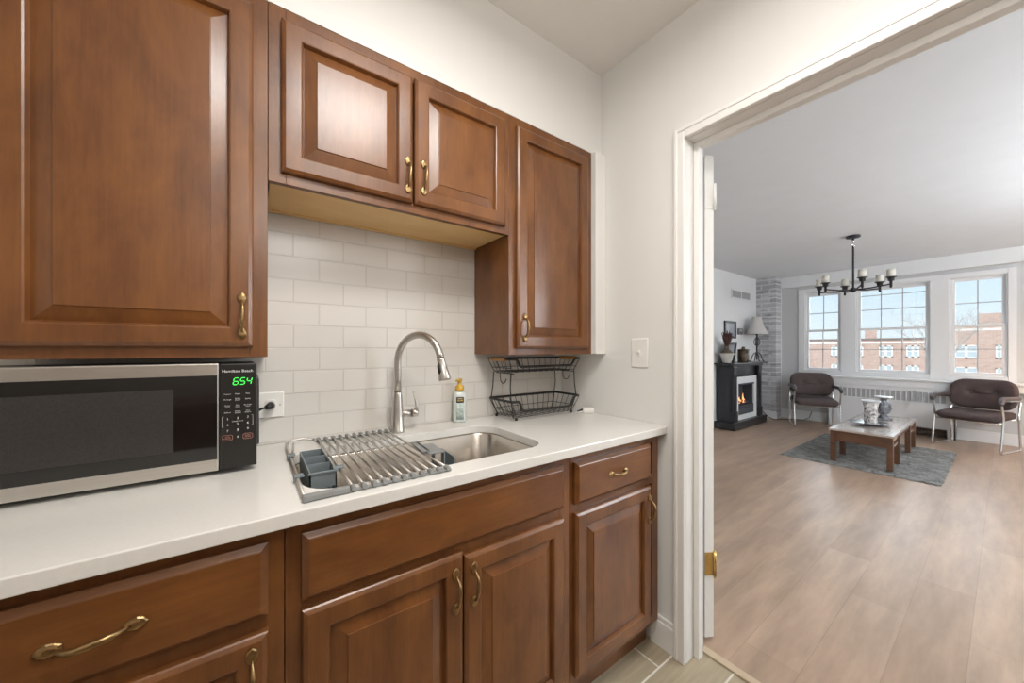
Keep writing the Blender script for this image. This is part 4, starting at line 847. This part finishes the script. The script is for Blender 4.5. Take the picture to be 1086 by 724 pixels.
# ============================================================ CHANDELIER
hx, hy = 4.09, -0.425
cn = thing('chandelier', 'black iron chandelier with six cream glass cups hanging over the coffee table', 'chandelier', (hx, hy, LC))
bm = BM(); lathe(bm, [(0.058, LC - 0.0005), (0.064, LC - 0.010), (0.060, LC - 0.024), (0.02, LC - 0.034)], (hx, hy, 0), 28); obj('canopy', bm, 'iron', cn)
bm = BM(); tube(bm, [(hx, hy, LC - 0.03), (hx, hy, LC - 0.09)], 0.012, 10); tube(bm, [(hx, hy + 0.012 * math.cos(a), LC - 0.105 + 0.02 * math.sin(a)) for a in [2 * PI * k / 12 for k in range(12)]], 0.004, 6, closed=True); obj('link', bm, 'chrome', cn, 'bright metal hanging link')
bm = BM(); tube(bm, [(hx, hy, LC - 0.115), (hx, hy, 1.90)], 0.0095, 10); obj('rod', bm, 'iron', cn)
bm = BM(); lathe(bm, [(0.008, 1.862), (0.018, 1.870), (0.030, 1.885), (0.030, 1.905), (0.012, 1.918)], (hx, hy, 0), 16); obj('hub', bm, 'iron', cn)
for x, y in ((4.158, -0.113), (3.898, -0.229), (4.363, -0.302), (3.794, -0.55), (4.316, -0.603), (4.002, -0.731)):
    bm = BM(); tube(bm, [(hx, hy, 1.893), (hx + (x - hx) * 0.5, hy + (y - hy) * 0.5, 1.890), (x, y, 1.905)], 0.0075, 8)
    lathe(bm, [(0.004, 1.865), (0.010, 1.872), (0.012, 1.935), (0.024, 1.938), (0.024, 1.955), (0.027, 1.957), (0.027, 1.972), (0.042, 1.973), (0.043, 1.980), (0.027, 1.981)], (x, y, 0), 20); am = obj('arm', bm, 'iron', cn)
    bm = BM(); lathe(bm, [(0.031, 1.9812), (0.035, 1.984), (0.035, 2.058), (0.031, 2.058), (0.030, 1.99)], (x, y, 0), 20); obj('glass_cup', bm, 'frosted_glass', am, 'cream frosted glass cup')

# ============================================================ OUTSIDE
struct('floor_ground', B(8, 140, -90, 90, -9.2, -9.0), 'street')
BX = 92.0
def yb_(u):                                  # where a sight line through the windows meets the far street front
    k = (u - 543.0) / 379.5; return -1.433 + (BX + 1.372) * (0.81 - 0.5866 * k) / (0.5866 + 0.81 * k)
def apartment(label, x, y0, y1, zr, wins, door_rows, chim=None):
    t = thing('apartment_building', label, 'building', (x + 5, (y0 + y1) / 2, -9.0), 'brick apartment blocks across the street')
    obj('brick_wall', B(x, x + 10, y0, y1, -8.99, zr), 'red_brick', t)
    bm = BM(); box(bm, x - 0.25, x + 10.2, y0 - 0.2, y1 + 0.2, zr, zr + 0.22); obj('roof_edge', bm, 'roof_dark', t)
    bm = BM(); box(bm, x - 0.06, x, y0, y1, zr - 0.75, zr - 0.45); obj('stone_band', bm, 'cream_stone', t)
    if chim: obj('chimney', B(x + 2, x + 4.2, chim[0], chim[1], zr + 0.22, chim[2]), 'red_brick', t)
    for y, w_ in wins:
        for z0, z1 in door_rows:
            bm = BM(); fw = 0.18
            box(bm, x - 0.12, x - 0.001, y, y + w_, z0, z0 + fw); box(bm, x - 0.12, x - 0.001, y, y + w_, z1 - fw, z1); box(bm, x - 0.12, x - 0.001, y, y + fw, z0, z1); box(bm, x - 0.12, x - 0.001, y + w_ - fw, y + w_, z0, z1)
            n = max(2, round(w_ / 1.3))
            for k in range(1, n): box(bm, x - 0.12, x - 0.001, y + w_ * k / n - 0.14, y + w_ * k / n + 0.14, z0, z1)
            box(bm, x - 0.10, x - 0.001, y, y + w_, (z0 + z1) / 2 - 0.06, (z0 + z1) / 2 + 0.06)
            f_ = obj('window', bm, 'cream_stone', t, 'white framed window'); bm = BM(); box(bm, x - 0.05, x - 0.002, y + 0.1, y + w_ - 0.1, z0 + 0.1, z1 - 0.1); obj('pane', bm, 'far_glass', f_)
    return t
rows = ((-0.25, 1.85), (-3.75, -1.65), (-7.25, -5.15))
def span(u0, u1): return (yb_(u1), yb_(u0) - yb_(u1))
apartment('long red brick apartment block across the street seen through the left and middle windows', BX, yb_(998), 75, 3.0, [span(881.5, 893), span(902, 915.5), span(932.5, 947), span(961, 975), (37, 3), (48, 3)], rows, chim=(yb_(925), yb_(914.5), 4.9))
ap = apartment('taller red brick apartment block across the street seen through the right window', BX - 1.2, -70, yb_(998) - 0.6, 4.9, [span(1013, 1038), span(1056, 1070), (-26, 3), (-34, 3)], rows)
obj('attic_storey', B(BX + 1, BX + 8, -70, yb_(1037), 5.12, 6.9), 'red_brick', ap)
def tree(label, x, y, top, seed, spread):
    rnd = random.Random(seed); t = thing('bare_tree', label, 'tree', (x, y, -9.0)); bm = BM()
    def grow(p, d, L, r, depth):
        q = p + d * L; mid = p + d * L * 0.5 + Vector((rnd.uniform(-1, 1), rnd.uniform(-1, 1), 0)) * L * 0.05
        tube(bm, [p, mid, q], [r, r * 0.85, r * 0.7], 5, caps=False)
        if depth == 0: return
        for k in range(3 if depth > 1 else 4):
            nd = (d + Vector((rnd.uniform(-1, 1), rnd.uniform(-1, 1), rnd.uniform(-0.15, 0.6))) * spread).normalized()
            grow(p + d * L * rnd.uniform(0.55, 1.0), nd, L * rnd.uniform(0.55, 0.75), r * 0.5, depth - 1)
    H = top + 9.0
    bt = BM(); tube(bt, [(x, y, -9.0), (x + 0.1, y, -9 + H * 0.25), (x, y, -9 + H * 0.66)], [0.3, 0.24, 0.17], 8); obj('trunk', bt, 'bark', t)
    for k in range(5):
        a = 2 * PI * k / 5; grow(Vector((x, y, -9 + H * 0.65)), Vector((math.cos(a) * 0.5, math.sin(a) * 0.5, 1)).normalized(), H * 0.145, 0.050, 4)
    obj('crown', bm, 'bark', t, 'leafless twiggy crown')
tree('bare leafless tree across the street beyond the pier between middle and right windows', 34, 1.0, 4.6, 3, 0.62)
